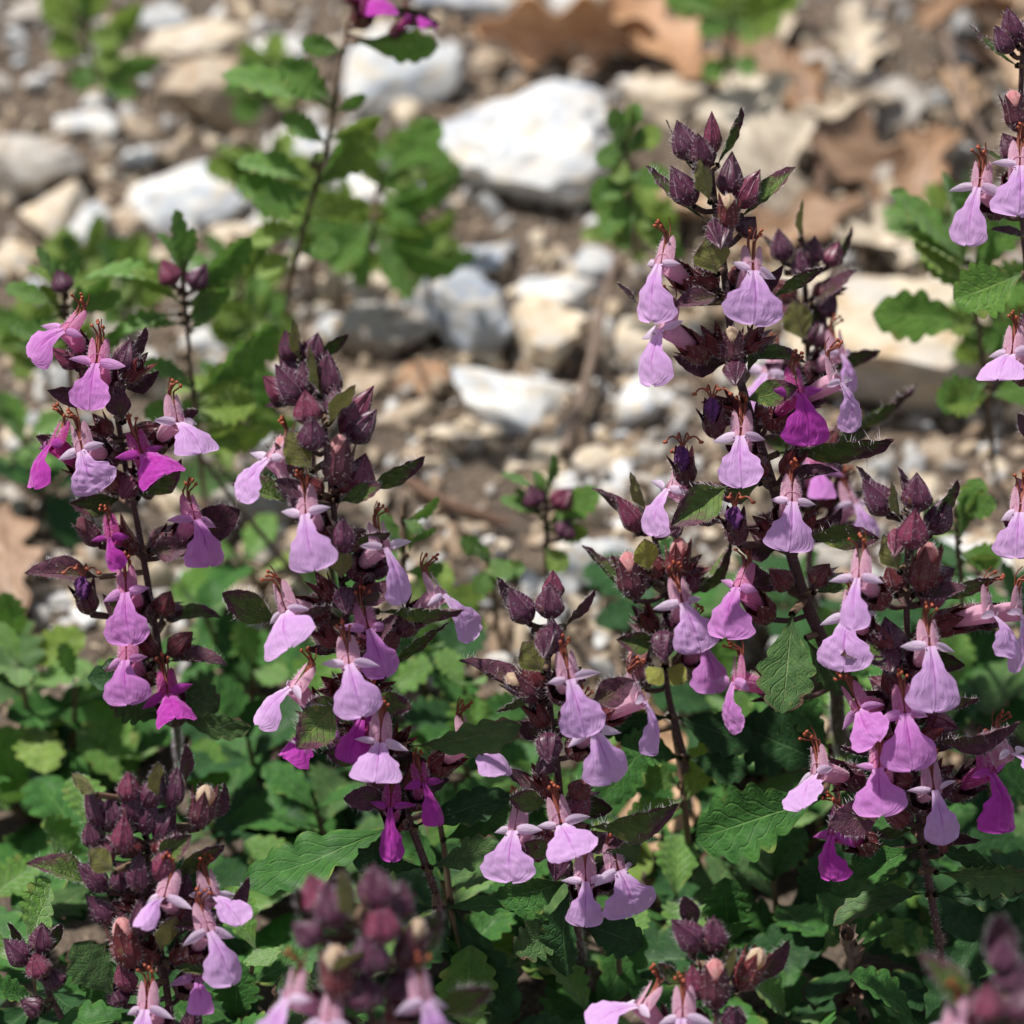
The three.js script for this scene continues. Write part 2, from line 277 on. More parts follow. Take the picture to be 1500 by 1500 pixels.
const HORN_HAIR = HORN.map((g, i) => surfaceHairs(g, 40, 0.022 * mm, 0.3 * mm, 0.75 * mm, 0, 320 + i));
const TUBE = tube([V(0, 0.35, 0.1), V(0, 0.1, -1.6), V(0, -0.5, -3.6), V(0, -1.2, -5.6)].map((p) => p.multiplyScalar(mm)), [1.35 * mm, 1.45 * mm, 1.25 * mm, 0.95 * mm], 12, 8);
const TUBE_HAIR = surfaceHairs(TUBE, 90, 0.022 * mm, 0.3 * mm, 0.7 * mm, 0.2, 330);
const stamen = (x, h, arch, s) => tube([V(x * 0.5, 0.2, -0.5), V(x * 0.8, 2.4, -0.95), V(x, 4.9, -0.9), V(x * 1.1, h - 0.4, -0.2 + arch * 0.4), V(x * 1.2 + s, h, 0.4 + arch)].map((p) => p.multiplyScalar(mm)), [0.2 * mm, 0.2 * mm, 0.17 * mm, 0.12 * mm], 6, 10);
const STAMENS = [[-0.45, 5.6, 0.7, -0.2], [-0.15, 6.3, 0.3, 0], [0.15, 5.9, 0.9, 0.1], [0.45, 5.4, 0.5, 0.25]].map((a) => ({ g: stamen(...a), tip: V(a[0] * 1.2 + a[3], a[1], 0.4 + a[2]).multiplyScalar(mm) }));
const STYLE = tube([V(0, 0.3, -0.6), V(0.1, 4, -1.3), V(0.1, 5.8, -1.4), V(0.3, 7.0, -0.6)].map((p) => p.multiplyScalar(mm)), [0.13 * mm, 0.09 * mm], 5, 8);
const ANTHER = (() => { const g = new THREE.SphereGeometry(0.3 * mm, 8, 6); g.scale(1.25, 0.8, 0.9); return g; })();

// ---------------------------------------------------------------- ground
const bumps = (x, z) => 0.006 * fbm(x * 14, z * 14, 2.5, 3) + 0.0022 * fbm(x * 90, z * 90, 7.5, 3);
{
  const ax = (n, near, far) => { const a = []; for (let i = 0; i <= n; i++) { const s = i / n * 2 - 1; a.push(near * s + far * Math.pow(Math.abs(s), 9) * Math.sign(s)); } return a; };
  const xs = ax(190, 0.3, 30), zs = ax(190, 0.32, 30);
  const soilTex = tex(1024, 1024, (u, v) => {
    const T = 6.2831853, x = Math.cos(u * T) , y = Math.sin(u * T), z = Math.cos(v * T), w = Math.sin(v * T);
    const f = (s, o) => fbm(x * s + o, y * s + z * s, w * s + o, 4), n1 = f(2.2, 0), n2 = f(9, 4), n3 = nz(x * 40, y * 40 + z * 40, w * 40);
    let c = mix3(c255(76, 65, 56), c255(112, 98, 84), clamp(0.5 + 1.2 * n1 + 0.8 * n2)); c = mix3(c, c255(46, 37, 31), clamp(n2 * 2.2 - 0.2)); return mix3(c, c255(176, 158, 134), clamp(n3 * 1.6 - 0.5));
  });
  soilTex.repeat.set(1 / 0.16, 1 / 0.16);
  const soilBump = tex(512, 512, (u, v) => { const T = 6.2831853, x = Math.cos(u * T), y = Math.sin(u * T), z = Math.cos(v * T), w = Math.sin(v * T); return 0.5 + 0.5 * fbm(x * 10, y * 10 + z * 10, w * 10, 4) + 0.25 * nz(x * 46, y * 46 + z * 46, w * 46); }, false);
  soilBump.repeat.set(1 / 0.08, 1 / 0.08);
  const g = grid(190, 190, (a, b) => { const x = xs[Math.round(a * 190)], z = -zs[Math.round(b * 190)] - 0.5; const fade = smooth(1.2, 0.4, Math.hypot(x, z + 0.5)); return [x, bumps(x, z) * fade, z, x, z]; });
  const o = mesh('ground', g, std({ map: soilTex, bumpMap: soilBump, bumpScale: 0.0016, roughness: 0.95 }), scene);
  o.userData = { kind: 'structure', label: 'dry brown stony soil under the plants', category: 'ground' };
}
const groundAt = (px, py) => { const p = onLevel(px, py, 0); p.y = bumps(p.x, p.z); return p; };

// ---------------------------------------------------------------- stones
function stoneShape(seed, detail, { cuts = 12, rough = 0.12, soft = 40, far = 0.55, colour = [[0.8, 0.8, 0.8], [0.6, 0.6, 0.6], [0.7, 0.6, 0.45]] }) {
  const rr = prng(seed * 77 + 5), g0 = new THREE.IcosahedronGeometry(1, detail); g0.deleteAttribute('uv'); g0.deleteAttribute('normal');
  let g = mergeVertices(g0, 1e-5); const p = g.attributes.position, col = new Float32Array(p.count * 3), planes = [];
  for (let i = 0; i < cuts; i++) { const z = rr() * 2 - 1, a = rr() * 6.283, r = Math.sqrt(1 - z * z); planes.push([r * Math.cos(a), z, r * Math.sin(a), far + (0.95 - far) * rr()]); }
  planes.push([0, 1, 0, 0.72], [0, -1, 0, 0.8]);
  for (let i = 0; i < p.count; i++) {
    const x = p.getX(i), y = p.getY(i), z = p.getZ(i); let s = 0;
    for (const [a, b, c, d] of planes) { const k = (x * a + y * b + z * c) / d; if (k > 0) s += Math.pow(k, soft); }
    let r = 1 / Math.pow(Math.max(s, 1e-6), 1 / soft); r = Math.min(r, 1.25);
    r *= 1 + rough * (1.4 * fbm(x * 2 + seed, y * 2, z * 2, 3) + 0.9 * fbm(x * 5, y * 5 + seed, z * 5, 4) + 0.5 * fbm(x * 16, y * 16, z * 16 + seed, 3));
    r -= rough * 0.7 * Math.max(0, 0.12 - Math.abs(fbm(x * 1.7, y * 3 + seed * 2, z * 1.7, 2)));           // cracks
    p.setXYZ(i, x * r, y * r, z * r);
    const n1 = fbm(x * 1.6 + seed * 3, y * 1.6, z * 1.6, 4), n2 = fbm(x * 3.2, y * 3.2 + seed * 5, z * 3.2, 4), n3 = nz(x * 16, y * 16, z * 16 + seed);
    let c = mix3(colour[0], colour[1], clamp(0.34 + 2.8 * n1)); c = mix3(c, colour[2], clamp(3.4 * n2 - 0.1)); const m = 1 + 0.24 * n3 + 0.5 * fbm(x * 7, y * 7 + seed, z * 7, 3); col.set([c[0] * m, c[1] * m, c[2] * m], i * 3);
  }
  g.setAttribute('color', new THREE.BufferAttribute(col, 3)); g.computeVertexNormals();
  return detail > 2 ? toCreasedNormals(g, 0.55) : g;
}
const STONE = std({ vertexColors: true, roughness: 0.86 });
const PAL = {
  chalk: [[0.66, 0.65, 0.62], [0.46, 0.48, 0.52], [0.56, 0.46, 0.33]],
  white: [[0.66, 0.65, 0.62], [0.36, 0.39, 0.44], [0.50, 0.40, 0.27]], blue: [[0.24, 0.27, 0.32], [0.46, 0.47, 0.49], [0.46, 0.40, 0.31]], pale: [[0.50, 0.51, 0.51], [0.30, 0.33, 0.38], [0.50, 0.41, 0.29]],
  cream: [[0.54, 0.45, 0.33], [0.46, 0.42, 0.37], [0.44, 0.31, 0.18]], tan: [[0.34, 0.26, 0.18], [0.42, 0.36, 0.29], [0.26, 0.17, 0.10]], grey: [[0.31, 0.28, 0.25], [0.42, 0.39, 0.35], [0.28, 0.21, 0.15]], rust: [[0.30, 0.16, 0.085], [0.36, 0.25, 0.16], [0.22, 0.12, 0.07]],
};
const stoneSpots = [];
function stone(px, py, w, h, pal, seed, label, { tall = 0.6, turn = 0, sink = 0.25, detail = 4, name = 'stone', group, lean = 0, roll = 0, cuts = 11, cat = 'stone', shape = {} } = {}) {
  let y = 0, d = depthAt(px, py, 0), sx, sz, sy;
  for (let k = 0; k < 3; k++) { sx = w * PX * d / FOCUS / 2; sz = h * PX * d / FOCUS / 2 / (0.64 + tall * 0.72); sy = sz * tall; y = sy * (1 - 2 * sink); d = depthAt(px, py, y * 0.5); }
  const at = onLevel(px, py, y * 0.5); at.y = sy * (1 - 2 * sink) + bumps(at.x, at.z);
  const o = mesh(numbered(name), stoneShape(seed, detail, { colour: PAL[pal], cuts, ...shape }), STONE, scene);
  o.position.copy(at); o.rotation.set(lean, turn, roll); o.scale.set(sx, sy, sz).multiplyScalar(1.18);
  o.userData = { label, category: cat }; if (group) o.userData.group = group;
  stoneSpots.push([px, py, Math.max(w, h) * 0.42]); return o;
}
stone(762, 236, 236, 190, 'chalk', 3, 'largest stone, bright white with a flat top and rounded edges', { tall: 0.62, turn: 0.15, sink: 0.12, detail: 6, cuts: 18, lean: 0.22, shape: { far: 0.72, soft: 34, rough: 0.2 } });
stone(576, 118, 152, 132, 'pale', 4, 'blocky pale blue-white stone behind the purple stemmed sprig', { tall: 0.7, turn: 0.3, detail: 5, sink: 0.15, lean: 0.35 });
stone(690, 22, 120, 90, 'blue', 5, 'grey-blue stone beside the curled brown dead leaf', { tall: 0.7 });
stone(305, 58, 145, 70, 'cream', 6, 'flat cream slab at the back resting above a tan rock', { tall: 0.6, turn: 0.25 });
stone(345, 140, 190, 175, 'tan', 7, 'large tan rock with a cream top', { tall: 0.9, turn: -0.4, sink: 0.2, detail: 5 });
stone(415, 75, 76, 50, 'white', 8, 'small bluish white chip touching the large tan rock', {});
stone(268, 285, 160, 122, 'white', 9, 'white stone with tan and blue patches, wider than tall', { turn: 0.5, detail: 5 });
stone(140, 188, 80, 66, 'white', 10, 'lone rounded white pebble on bare brown soil', {});
stone(34, 255, 128, 150, 'grey', 11, 'angular grey-beige stone cut by the picture edge', { tall: 0.8, turn: 0.8, detail: 5 });
stone(85, 328, 86, 112, 'cream', 12, 'cream wedge-shaped stone below the angular grey-beige stone', { turn: 0.5 });
stone(132, 338, 52, 78, 'pale', 13, 'slim grey-white stone beside the cream wedge-shaped stone', {});
stone(16, 388, 56, 74, 'cream', 14, 'small cream stone below the cream wedge-shaped stone', {});
stone(203, 190, 60, 44, 'tan', 15, 'small tan pebble beside the lone rounded white pebble', {});
stone(440, 224, 86, 74, 'white', 16, 'white stone tucked behind toothed leaves of the purple stemmed sprig', {});
stone(532, 288, 132, 92, 'white', 17, 'off-white smooth stone in front of the purple stem', { tall: 0.7, turn: -0.2 });
stone(412, 322, 60, 66, 'pale', 18, 'small grey-white stone at the foot of the purple stem', {});
stone(345, 345, 66, 46, 'cream', 19, 'small flat cream stone beside the tricoloured white stone', {});
stone(690, 396, 130, 84, 'blue', 20, 'rounded blue-grey stone right below the largest white stone', { turn: 0.4 });
stone(680, 470, 160, 164, 'blue', 21, 'big upright blue-grey stone with pale streaks', { tall: 0.9, turn: -0.3, detail: 5, sink: 0.2 });
stone(800, 506, 112, 146, 'cream', 22, 'tall beige stone leaning by the big blue-grey stone', { tall: 0.8, turn: 0.6, roll: 0.2 });
stone(738, 584, 160, 104, 'white', 23, 'angular white and blue stone, sharp edged, on crumbly soil', { tall: 0.55, turn: -0.35, roll: -0.2, detail: 5 });
stone(828, 432, 100, 90, 'white', 24, 'white stone above the tall beige stone', { turn: 0.4 });
stone(872, 385, 84, 78, 'pale', 25, 'bluish pale stone beside the grey twig', {});
stone(550, 492, 118, 128, 'grey', 26, 'grey-tan flat faced stone standing among small gravel', { tall: 0.9, turn: 0.4 });
stone(520, 418, 84, 56, 'cream', 27, 'cream stone above the grey-tan flat faced stone', {});
stone(612, 562, 66, 66, 'rust', 28, 'rust-brown stone between pale stones', {});
stone(598, 614, 78, 54, 'tan', 29, 'brown-grey stone below the rust-brown stone', {});
stone(690, 634, 92, 44, 'cream', 30, 'flat cream stone under the angular white and blue stone', { tall: 0.4 });
stone(940, 500, 106, 80, 'cream', 31, 'cream stone half hidden behind lilac flowers and twig', {});
stone(938, 585, 78, 100, 'white', 32, 'white stone beside the shrivelled purple flower', { tall: 0.7 });
stone(872, 672, 66, 46, 'cream', 33, 'small cream stone at the lower end of the grey twig', {});
stone(800, 668, 64, 66, 'cream', 34, 'cream stone above the young shoot with narrow leaves', {});
stone(835, 705, 70, 50, 'white', 35, 'white stone behind the young shoot with narrow leaves', {});
stone(1305, 540, 270, 210, 'cream', 36, 'wide cream boulder with a dark hollow under its front edge', { tall: 0.95, turn: -0.15, sink: 0.1, detail: 6, cuts: 9, lean: 0.1 });
stone(985, 160, 136, 104, 'cream', 37, 'tan and cream rock behind the tallest spike', { tall: 0.7, turn: 0.4 });
stone(1330, 385, 66, 90, 'cream', 38, 'orange-tan stone beside a broad green leaf', { turn: 0.6 });
stone(862, 830, 100, 96, 'white', 39, 'white-grey stone behind the spike with three upper buds', { tall: 0.7 });
stone(382, 748, 70, 86, 'grey', 40, 'grey stone behind the thin leaning twig', {});
stone(380, 468, 70, 70, 'pale', 41, 'blue-grey stone half hidden by leaves of the budding shoot', {});
stone(295, 505, 70, 50, 'pale', 42, 'pale stone between two leafy stems', {});
stone(1420, 822, 100, 52, 'white', 43, 'flat white stone under small toothed leaves', {});
stone(500, 480, 50, 46, 'pale', 44, 'small pale chip beside the grey-tan flat faced stone', {});
stone(1230, 110, 110, 84, 'grey', 45, 'dull grey stone among brown litter', { tall: 0.7 });
stone(1310, 150, 120, 90, 'grey', 46, 'pinkish grey stone beside thin twigs', { tall: 0.6, turn: 0.5 });
stone(1220, 310, 90, 60, 'tan', 47, 'tan stone in brown litter behind the second spike', {});
stone(1180, 420, 90, 60, 'cream', 48, 'cream stone behind the purple second spike', {});
stone(60, 30, 90, 60, 'grey', 49, 'grey stone behind the yellow-green sprig', {});
stone(215, 30, 110, 50, 'pale', 50, 'pale stone at the back beside the yellow-green sprig', {});
stone(1085, 1085, 110, 110, 'tan', 51, 'tan stone in the gap between two plants', { tall: 0.5 });
const STONES = [[764, 238, 'the largest white stone'], [576, 118, 'the blocky pale stone'], [345, 140, 'the large tan rock'], [268, 285, 'the white stone with tan patches'], [140, 188, 'the lone white pebble'], [34, 255, 'the angular grey-beige stone'], [85, 328, 'the cream wedge stone'], [532, 288, 'the purple stem'], [680, 470, 'the big blue-grey stone'], [800, 506, 'the tall beige stone'], [738, 584, 'the sharp white and blue stone'], [550, 492, 'the grey-tan flat stone'], [612, 580, 'the rust-brown stone'], [868, 540, 'the straight grey twig'], [670, 740, 'the short brown twig'], [938, 585, 'the shrivelled purple flower'], [1305, 540, 'the wide cream boulder'], [1330, 385, 'the orange-tan stone'], [1115, 205, 'the pale dead leaf'], [850, 58, 'the curled brown leaf'], [1310, 150, 'the pinkish grey stone'], [130, 70, 'the yellow-green sprig'], [800, 760, 'the young narrow-leaved shoot'], [720, 830, 'the little fresh shoot'], [270, 450, 'the shoot with purple buds'], [95, 450, 'the edge shoot with dark buds'], [862, 830, 'the white-grey stone'], [1420, 822, 'the flat shaded white stone'], [1070, 50, 'the bright green tuft'], [915, 260, 'the soft green shoot'], [410, 620, 'the dense fuzzy spike'], [160, 650, 'the slender open spike'], [1200, 420, 'the dark blurred spike'], [1430, 480, 'the broad scalloped leaves']];
const beside = (px, py) => STONES.reduce((a, b) => (Math.hypot(b[0] - px, b[1] - py) < Math.hypot(a[0] - px, a[1] - py) ? b : a))[2];
// pebbles that can be told apart
{
  const rr = prng(91), pals = ['cream', 'cream', 'tan', 'grey', 'pale', 'white', 'tan', 'cream', 'grey', 'rust'];
  const shapes = {}; const keys = [...new Set(pals)]; keys.forEach((k, i) => shapes[k] = [0, 1, 2, 3].map((n) => stoneShape(100 + i * 10 + n, 3, { colour: PAL[k], cuts: 9, rough: 0.07 })));
  const word = { cream: 'cream', tan: 'tan brown', grey: 'dull grey', pale: 'pale bluish', white: 'white', rust: 'rust brown' };
  let n = 0, guard = 0;
  while (n < 298 && guard++ < 9000) {
    const px = rr() * 1620 - 60, py = -40 + rr() * (px > 1050 ? 1000 : 960), w = 20 + 44 * Math.pow(rr(), 1.9), k = pals[Math.floor(rr() * (px > 1000 && py < 420 ? 10 : 9))];
    if (py < 430 && px > 980 && rr() < 0.75) continue;
    if (stoneSpots.some(([x, y, r]) => Math.hypot(x - px, y - py) < (r + w * 0.5) * (rr() < 0.25 ? 0.75 : 1))) continue;
    const d = depthAt(px, py), s = w * PX * d / FOCUS / 2, at = onLevel(px, py, 0); const ty = 0.5 + 0.4 * rr();
    const o = mesh(numbered('pebble'), shapes[k][Math.floor(rr() * 4)], STONE, scene); at.y = bumps(at.x, at.z) + s * ty * 0.45; o.position.copy(at);
    o.rotation.set((rr() - 0.5) * 0.7, rr() * 6.3, (rr() - 0.5) * 0.7); o.scale.set(s * (1 + 0.4 * rr()), s * ty, s * (0.8 + 0.4 * rr()));
    o.userData = { label: `${w > 42 ? 'fair-sized' : 'small'} ${word[k]} pebble near ${beside(px, py)}`, category: 'pebble', group: `${word[k]} pebbles on the soil` };
    stoneSpots.push([px, py, w * 0.5]); n++;
  }
}
// gravel and crumbs too small to count
{
  const rr = prng(17), N = 5200, g = stoneShape(300, 1, { colour: [[0.9, 0.9, 0.9], [0.75, 0.75, 0.75], [1, 0.9, 0.8]], cuts: 8, rough: 0.1 });
  const im = new THREE.InstancedMesh(g, STONE, N), m = new THREE.Matrix4(), q = new THREE.Quaternion(), e = new THREE.Euler(), c = new THREE.Color();
  for (let i = 0; i < N; i++) {
    const px = rr() * 1750 - 125, py = -90 + rr() * 1250, at = onLevel(px, py, 0), s = (0.4 + 1.7 * Math.pow(rr(), 2.4)) * mm; at.y = bumps(at.x, at.z) + s * 0.3;
    m.compose(at, q.setFromEuler(e.set(rr() * 6, rr() * 6, rr() * 6)), V(s * (1 + rr() * 0.8), s, s)); im.setMatrixAt(i, m);
    const t = rr(), b = 0.7 + 0.5 * rr(); im.setColorAt(i, t < 0.35 ? c.setRGB(0.48 * b, 0.39 * b, 0.28 * b) : t < 0.65 ? c.setRGB(0.3 * b, 0.22 * b, 0.15 * b) : t < 0.9 ? c.setRGB(0.36 * b, 0.33 * b, 0.3 * b) : c.setRGB(0.6 * b, 0.59 * b, 0.57 * b));
  }
  im.name = 'gravel'; im.castShadow = im.receiveShadow = true; im.userData = { kind: 'stuff', label: 'fine cream and brown gravel crumbs strewn over the soil', category: 'gravel' }; scene.add(im);
  const N3 = 640, g3 = [0, 1].map((i) => stoneShape(330 + i, 2, { colour: [[1, 1, 1], [0.72, 0.74, 0.78], [0.9, 0.76, 0.58]], cuts: 9, rough: 0.14 }));
  g3.forEach((gg, w) => {
    const k3 = new THREE.InstancedMesh(gg, STONE, N3 / 2);
    for (let i = 0; i < N3 / 2; i++) {
      const px = rr() * 1750 - 125, py = -90 + rr() * (px < 1000 ? 1080 : 1080), at = onLevel(px, py, 0), s = (1.1 + 1.5 * Math.pow(rr(), 1.6)) * mm; at.y = bumps(at.x, at.z) + s * 0.3;
      m.compose(at, q.setFromEuler(e.set(rr() * 6, rr() * 6, rr() * 6)), V(s * (1 + rr() * 0.7), s * 0.8, s)); k3.setMatrixAt(i, m);
      const t = rr(), b = 0.7 + 0.5 * rr(); k3.setColorAt(i, t < 0.35 ? c.setRGB(0.5 * b, 0.42 * b, 0.31 * b) : t < 0.55 ? c.setRGB(0.32 * b, 0.25 * b, 0.18 * b) : t < 0.85 ? c.setRGB(0.4 * b, 0.4 * b, 0.4 * b) : c.setRGB(0.62 * b, 0.62 * b, 0.61 * b));
    }
    k3.name = w ? 'rubble' : 'coarse_gravel'; k3.castShadow = k3.receiveShadow = true; k3.userData = { kind: 'stuff', label: w ? 'broken chips of pale stone between the larger stones' : 'coarse grey and cream gravel between the larger stones', category: 'gravel' }; scene.add(k3);
  });
  // dry plant fibres
  const N2 = 1300, fg = tube([V(-0.5, 0, 0), V(-0.1, 0.04, 0.03), V(0.2, 0.02, -0.03), V(0.5, 0.05, 0.02)], [0.03, 0.025], 5, 6), im2 = new THREE.InstancedMesh(fg, std({ color: 0xffffff, roughness: 0.95 }), N2);
  for (let i = 0; i < N2; i++) { const px = rr() * 1750 - 125, py = -90 + rr() * 1250, at = onLevel(px, py, 0), s = (4 + 10 * rr() * rr()) * mm; at.y = bumps(at.x, at.z) + 0.8 * mm; m.compose(at, q.setFromEuler(e.set((rr() - 0.5) * 0.4, rr() * 6.3, (rr() - 0.5) * 0.4)), V(s, s, s)); im2.setMatrixAt(i, m); const b = 0.5 + 0.7 * rr(); im2.setColorAt(i, c.setRGB(0.33 * b, 0.24 * b, 0.17 * b)); }
  im2.name = 'plant_litter'; im2.castShadow = im2.receiveShadow = true; im2.userData = { kind: 'stuff', label: 'dry brown plant fibres littering the soil', category: 'litter' }; scene.add(im2);
}
// twigs: pixel paths lying on or leaning over the soil, height in mm
function twig(path, r0, r1, mat, label, name = 'twig') {
  const pts = path.map(([x, y, h]) => onLevel(x, y, h * mm)), base = pts[pts.length - 1].clone();
  const t = mesh(numbered(name), tube(pts.map((p) => p.clone().sub(base)), [r0 * mm, r1 * mm], 8, pts.length * 5, 0.35), mat, scene); t.position.copy(base); t.userData = { label, category: 'twig' };
}
twig([[905, 370, 6], [885, 440, 6], [868, 520, 5], [850, 590, 4], [826, 660, 3]], 0.75, 1.0, M.twig[0], 'straight grey twig lying beside the tall beige stone');
twig([[590, 700, 2], [640, 730, 3], [700, 752, 3], [745, 768, 2]], 1.2, 0.8, M.twig[1], 'short brown twig lying on bare soil');
twig([[296, 672, 42], [340, 730, 34], [385, 785, 24], [440, 850, 8], [470, 890, 1]], 0.32, 0.5, M.twig[0], 'thin dry stalk leaning out of the leaves', 'twig');
twig([[1385, 40, 12], [1400, 110, 10], [1425, 170, 8], [1465, 240, 4]], 0.7, 0.9, M.twig[0], 'thin pinkish twig at the back beside pinkish grey stone');
twig([[1340, 20, 5], [1395, 60, 6], [1450, 90, 4]], 0.6, 0.5, M.twig[1], 'thin brown twig crossing the pinkish twig');
twig([[1190, 200, 8], [1205, 260, 7], [1195, 310, 4]], 0.9, 0.9, M.twig[1], 'stubby brown twig under the pale dead leaf');
twig([[560, 860, 3], [575, 790, 4], [590, 720, 2]], 0.6, 0.5, M.twig[0], 'pale dry stem on soil behind the central spikes');
twig([[1240, 430, 3], [1300, 418, 3], [1360, 420, 2]], 0.9, 0.7, M.twig[1], 'dark twig lying behind the wide cream boulder');
// dead leaves: curled, lobed, with real thickness
function deadLeaf(px, py, h, L, W, rot, col, seed, label, curl, group) {
  const nzs = seed * 3.1, at = onLevel(px, py, h * mm), map = tex(128, 128, (u, v) => mix3(col[0], col[1], clamp(0.5 + 1.2 * fbm(u * 5, v * 8, nzs) - 0.5 * smooth(0.06, 0, Math.abs(u - 0.5)))));
  const f = (off) => grid(24, 40, (a, t) => {
    const u = a * 2 - 1, lob = 0.72 + 0.28 * Math.cos(t * 6.283 * 3.2 + (u > 0 ? 0.5 : 0)), w = W * 0.5 * Math.pow(Math.sin(Math.PI * clamp(t * 0.97 + 0.015)), 0.7) * lob, th = u * curl;
    const x = Math.abs(curl) > 0.01 ? Math.sin(th) * w / Math.abs(curl) : u * w, y = (1 - Math.cos(th)) * w / Math.max(0.3, Math.abs(curl)) + 0.12 * L * Math.sin(t * 4 + seed) + 0.05 * L * fbm(u * 2, t * 4, nzs);
    return [x * mm, (y + off) * mm, (t - 0.5) * L * mm, a, t];
  });
  const top = f(0.12), bot = f(-0.12); const ix = bot.index.array; for (let i = 0; i < ix.length; i += 3) [ix[i], ix[i + 1]] = [ix[i + 1], ix[i]]; bot.computeVertexNormals();
  const o = mesh(numbered('dead_leaf'), mergeGeometries([top, bot]), std({ map, roughness: 0.6 }), scene); o.position.copy(at); o.rotation.set(...rot); o.userData = { label, category: 'dead leaf' }; if (group) o.userData.group = group;
}
deadLeaf(830, 48, 8, 36, 34, [0.25, 1.5, 0.75], [c255(190, 148, 110), c255(222, 188, 154)], 2, 'large curled tan dead leaf behind the largest white stone', 2.0);
deadLeaf(955, 45, 9, 34, 24, [0.6, 0.5, -0.4], [c255(150, 110, 78), c255(188, 148, 110)], 4, 'brown dead leaf standing beside the large curled tan one', 0.9);
deadLeaf(1115, 205, 8, 36, 24, [0.5, 0.3, 0.2], [c255(168, 154, 136), c255(206, 194, 174)], 6, 'pale grey-beige dead leaf behind the tallest spike', 0.7);
deadLeaf(1290, 240, 5, 34, 22, [0.2, 1.1, 0.1], [c255(116, 88, 66), c255(150, 122, 98)], 8, 'dull brown dead leaf flat on dark litter', 0.4);
deadLeaf(1130, 70, 4, 30, 22, [0.1, 0.6, -0.2], [c255(132, 104, 80), c255(170, 140, 112)], 9, 'flat brown dead leaf beside a bright green tuft', 0.5);
deadLeaf(960, 1160, 12, 34, 16, [0.9, 0.2, 0.3], [c255(172, 136, 104), c255(204, 170, 138)], 10, 'narrow tan dead leaf standing among green leaves', 0.8);
deadLeaf(12, 820, 4, 28, 14, [0.3, 0.2, 0.1], [c255(124, 98, 78), c255(160, 132, 108)], 11, 'small brown dead leaf at the leafy edge by the slender open spike', 0.5);

// words for what a small thing lies or grows next to
const near = (list, px, py) => list.reduce((a, b) => (Math.hypot(b[0] - px, b[1] - py) < Math.hypot(a[0] - px, a[1] - py) ? b : a))[2];
const SPIKES = [[1120, 950, 'the tallest spike'], [1350, 1150, 'the full spike'], [830, 1150, 'the short two-bud spike'], [985, 1010, 'the small reddish spike'], [540, 1050, 'the dense fuzzy spike'], [210, 950, 'the slender open spike'], [220, 1330, 'the crowded low spike'], [60, 1420, 'the little bud cluster'], [540, 1420, 'the blurred front spike'], [1045, 1430, 'the low spike with a cream bud'], [1470, 1440, 'the blurred corner buds'], [1500, 900, 'the half-seen spike'], [730, 1380, 'the big veined leaf pair'], [1160, 1230, 'the big scalloped leaf'], [30, 1050, 'the small brown dead leaf'], [390, 1260, 'the pointed veined leaf tip'], [690, 950, 'the little fresh shoot'], [1250, 1420, 'the dried grey stalk'], [930, 1250, 'the narrow tan dead leaf'], [390, 900, 'the thin leaning stalk']];
{
  const rr = prng(44), C = [[c255(150, 122, 96), c255(196, 170, 140)], [c255(118, 88, 64), c255(160, 128, 98)], [c255(176, 160, 140), c255(208, 194, 172)]], W = ['tan', 'brown', 'pale grey-beige'];
  const spots = [[1040, 110], [1180, 150], [1250, 60], [1400, 130], [1360, 250], [1240, 190], [1480, 60], [1150, 330], [1290, 330], [1020, 300], [1420, 20], [1110, 10]];
  spots.forEach(([x, y], i) => { const k = i % 3; deadLeaf(x, y, 3 + 4 * rr(), 18 + 16 * rr(), 12 + 10 * rr(), [0.5 * (rr() - 0.3), rr() * 6.3, 0.7 * (rr() - 0.5)], C[k], 20 + i, `crumpled ${W[k]} dead leaf in the litter near ${beside(x, y)}`, 0.6 + 0.9 * rr(), `${W[k]} dead leaves in the litter`); });
}
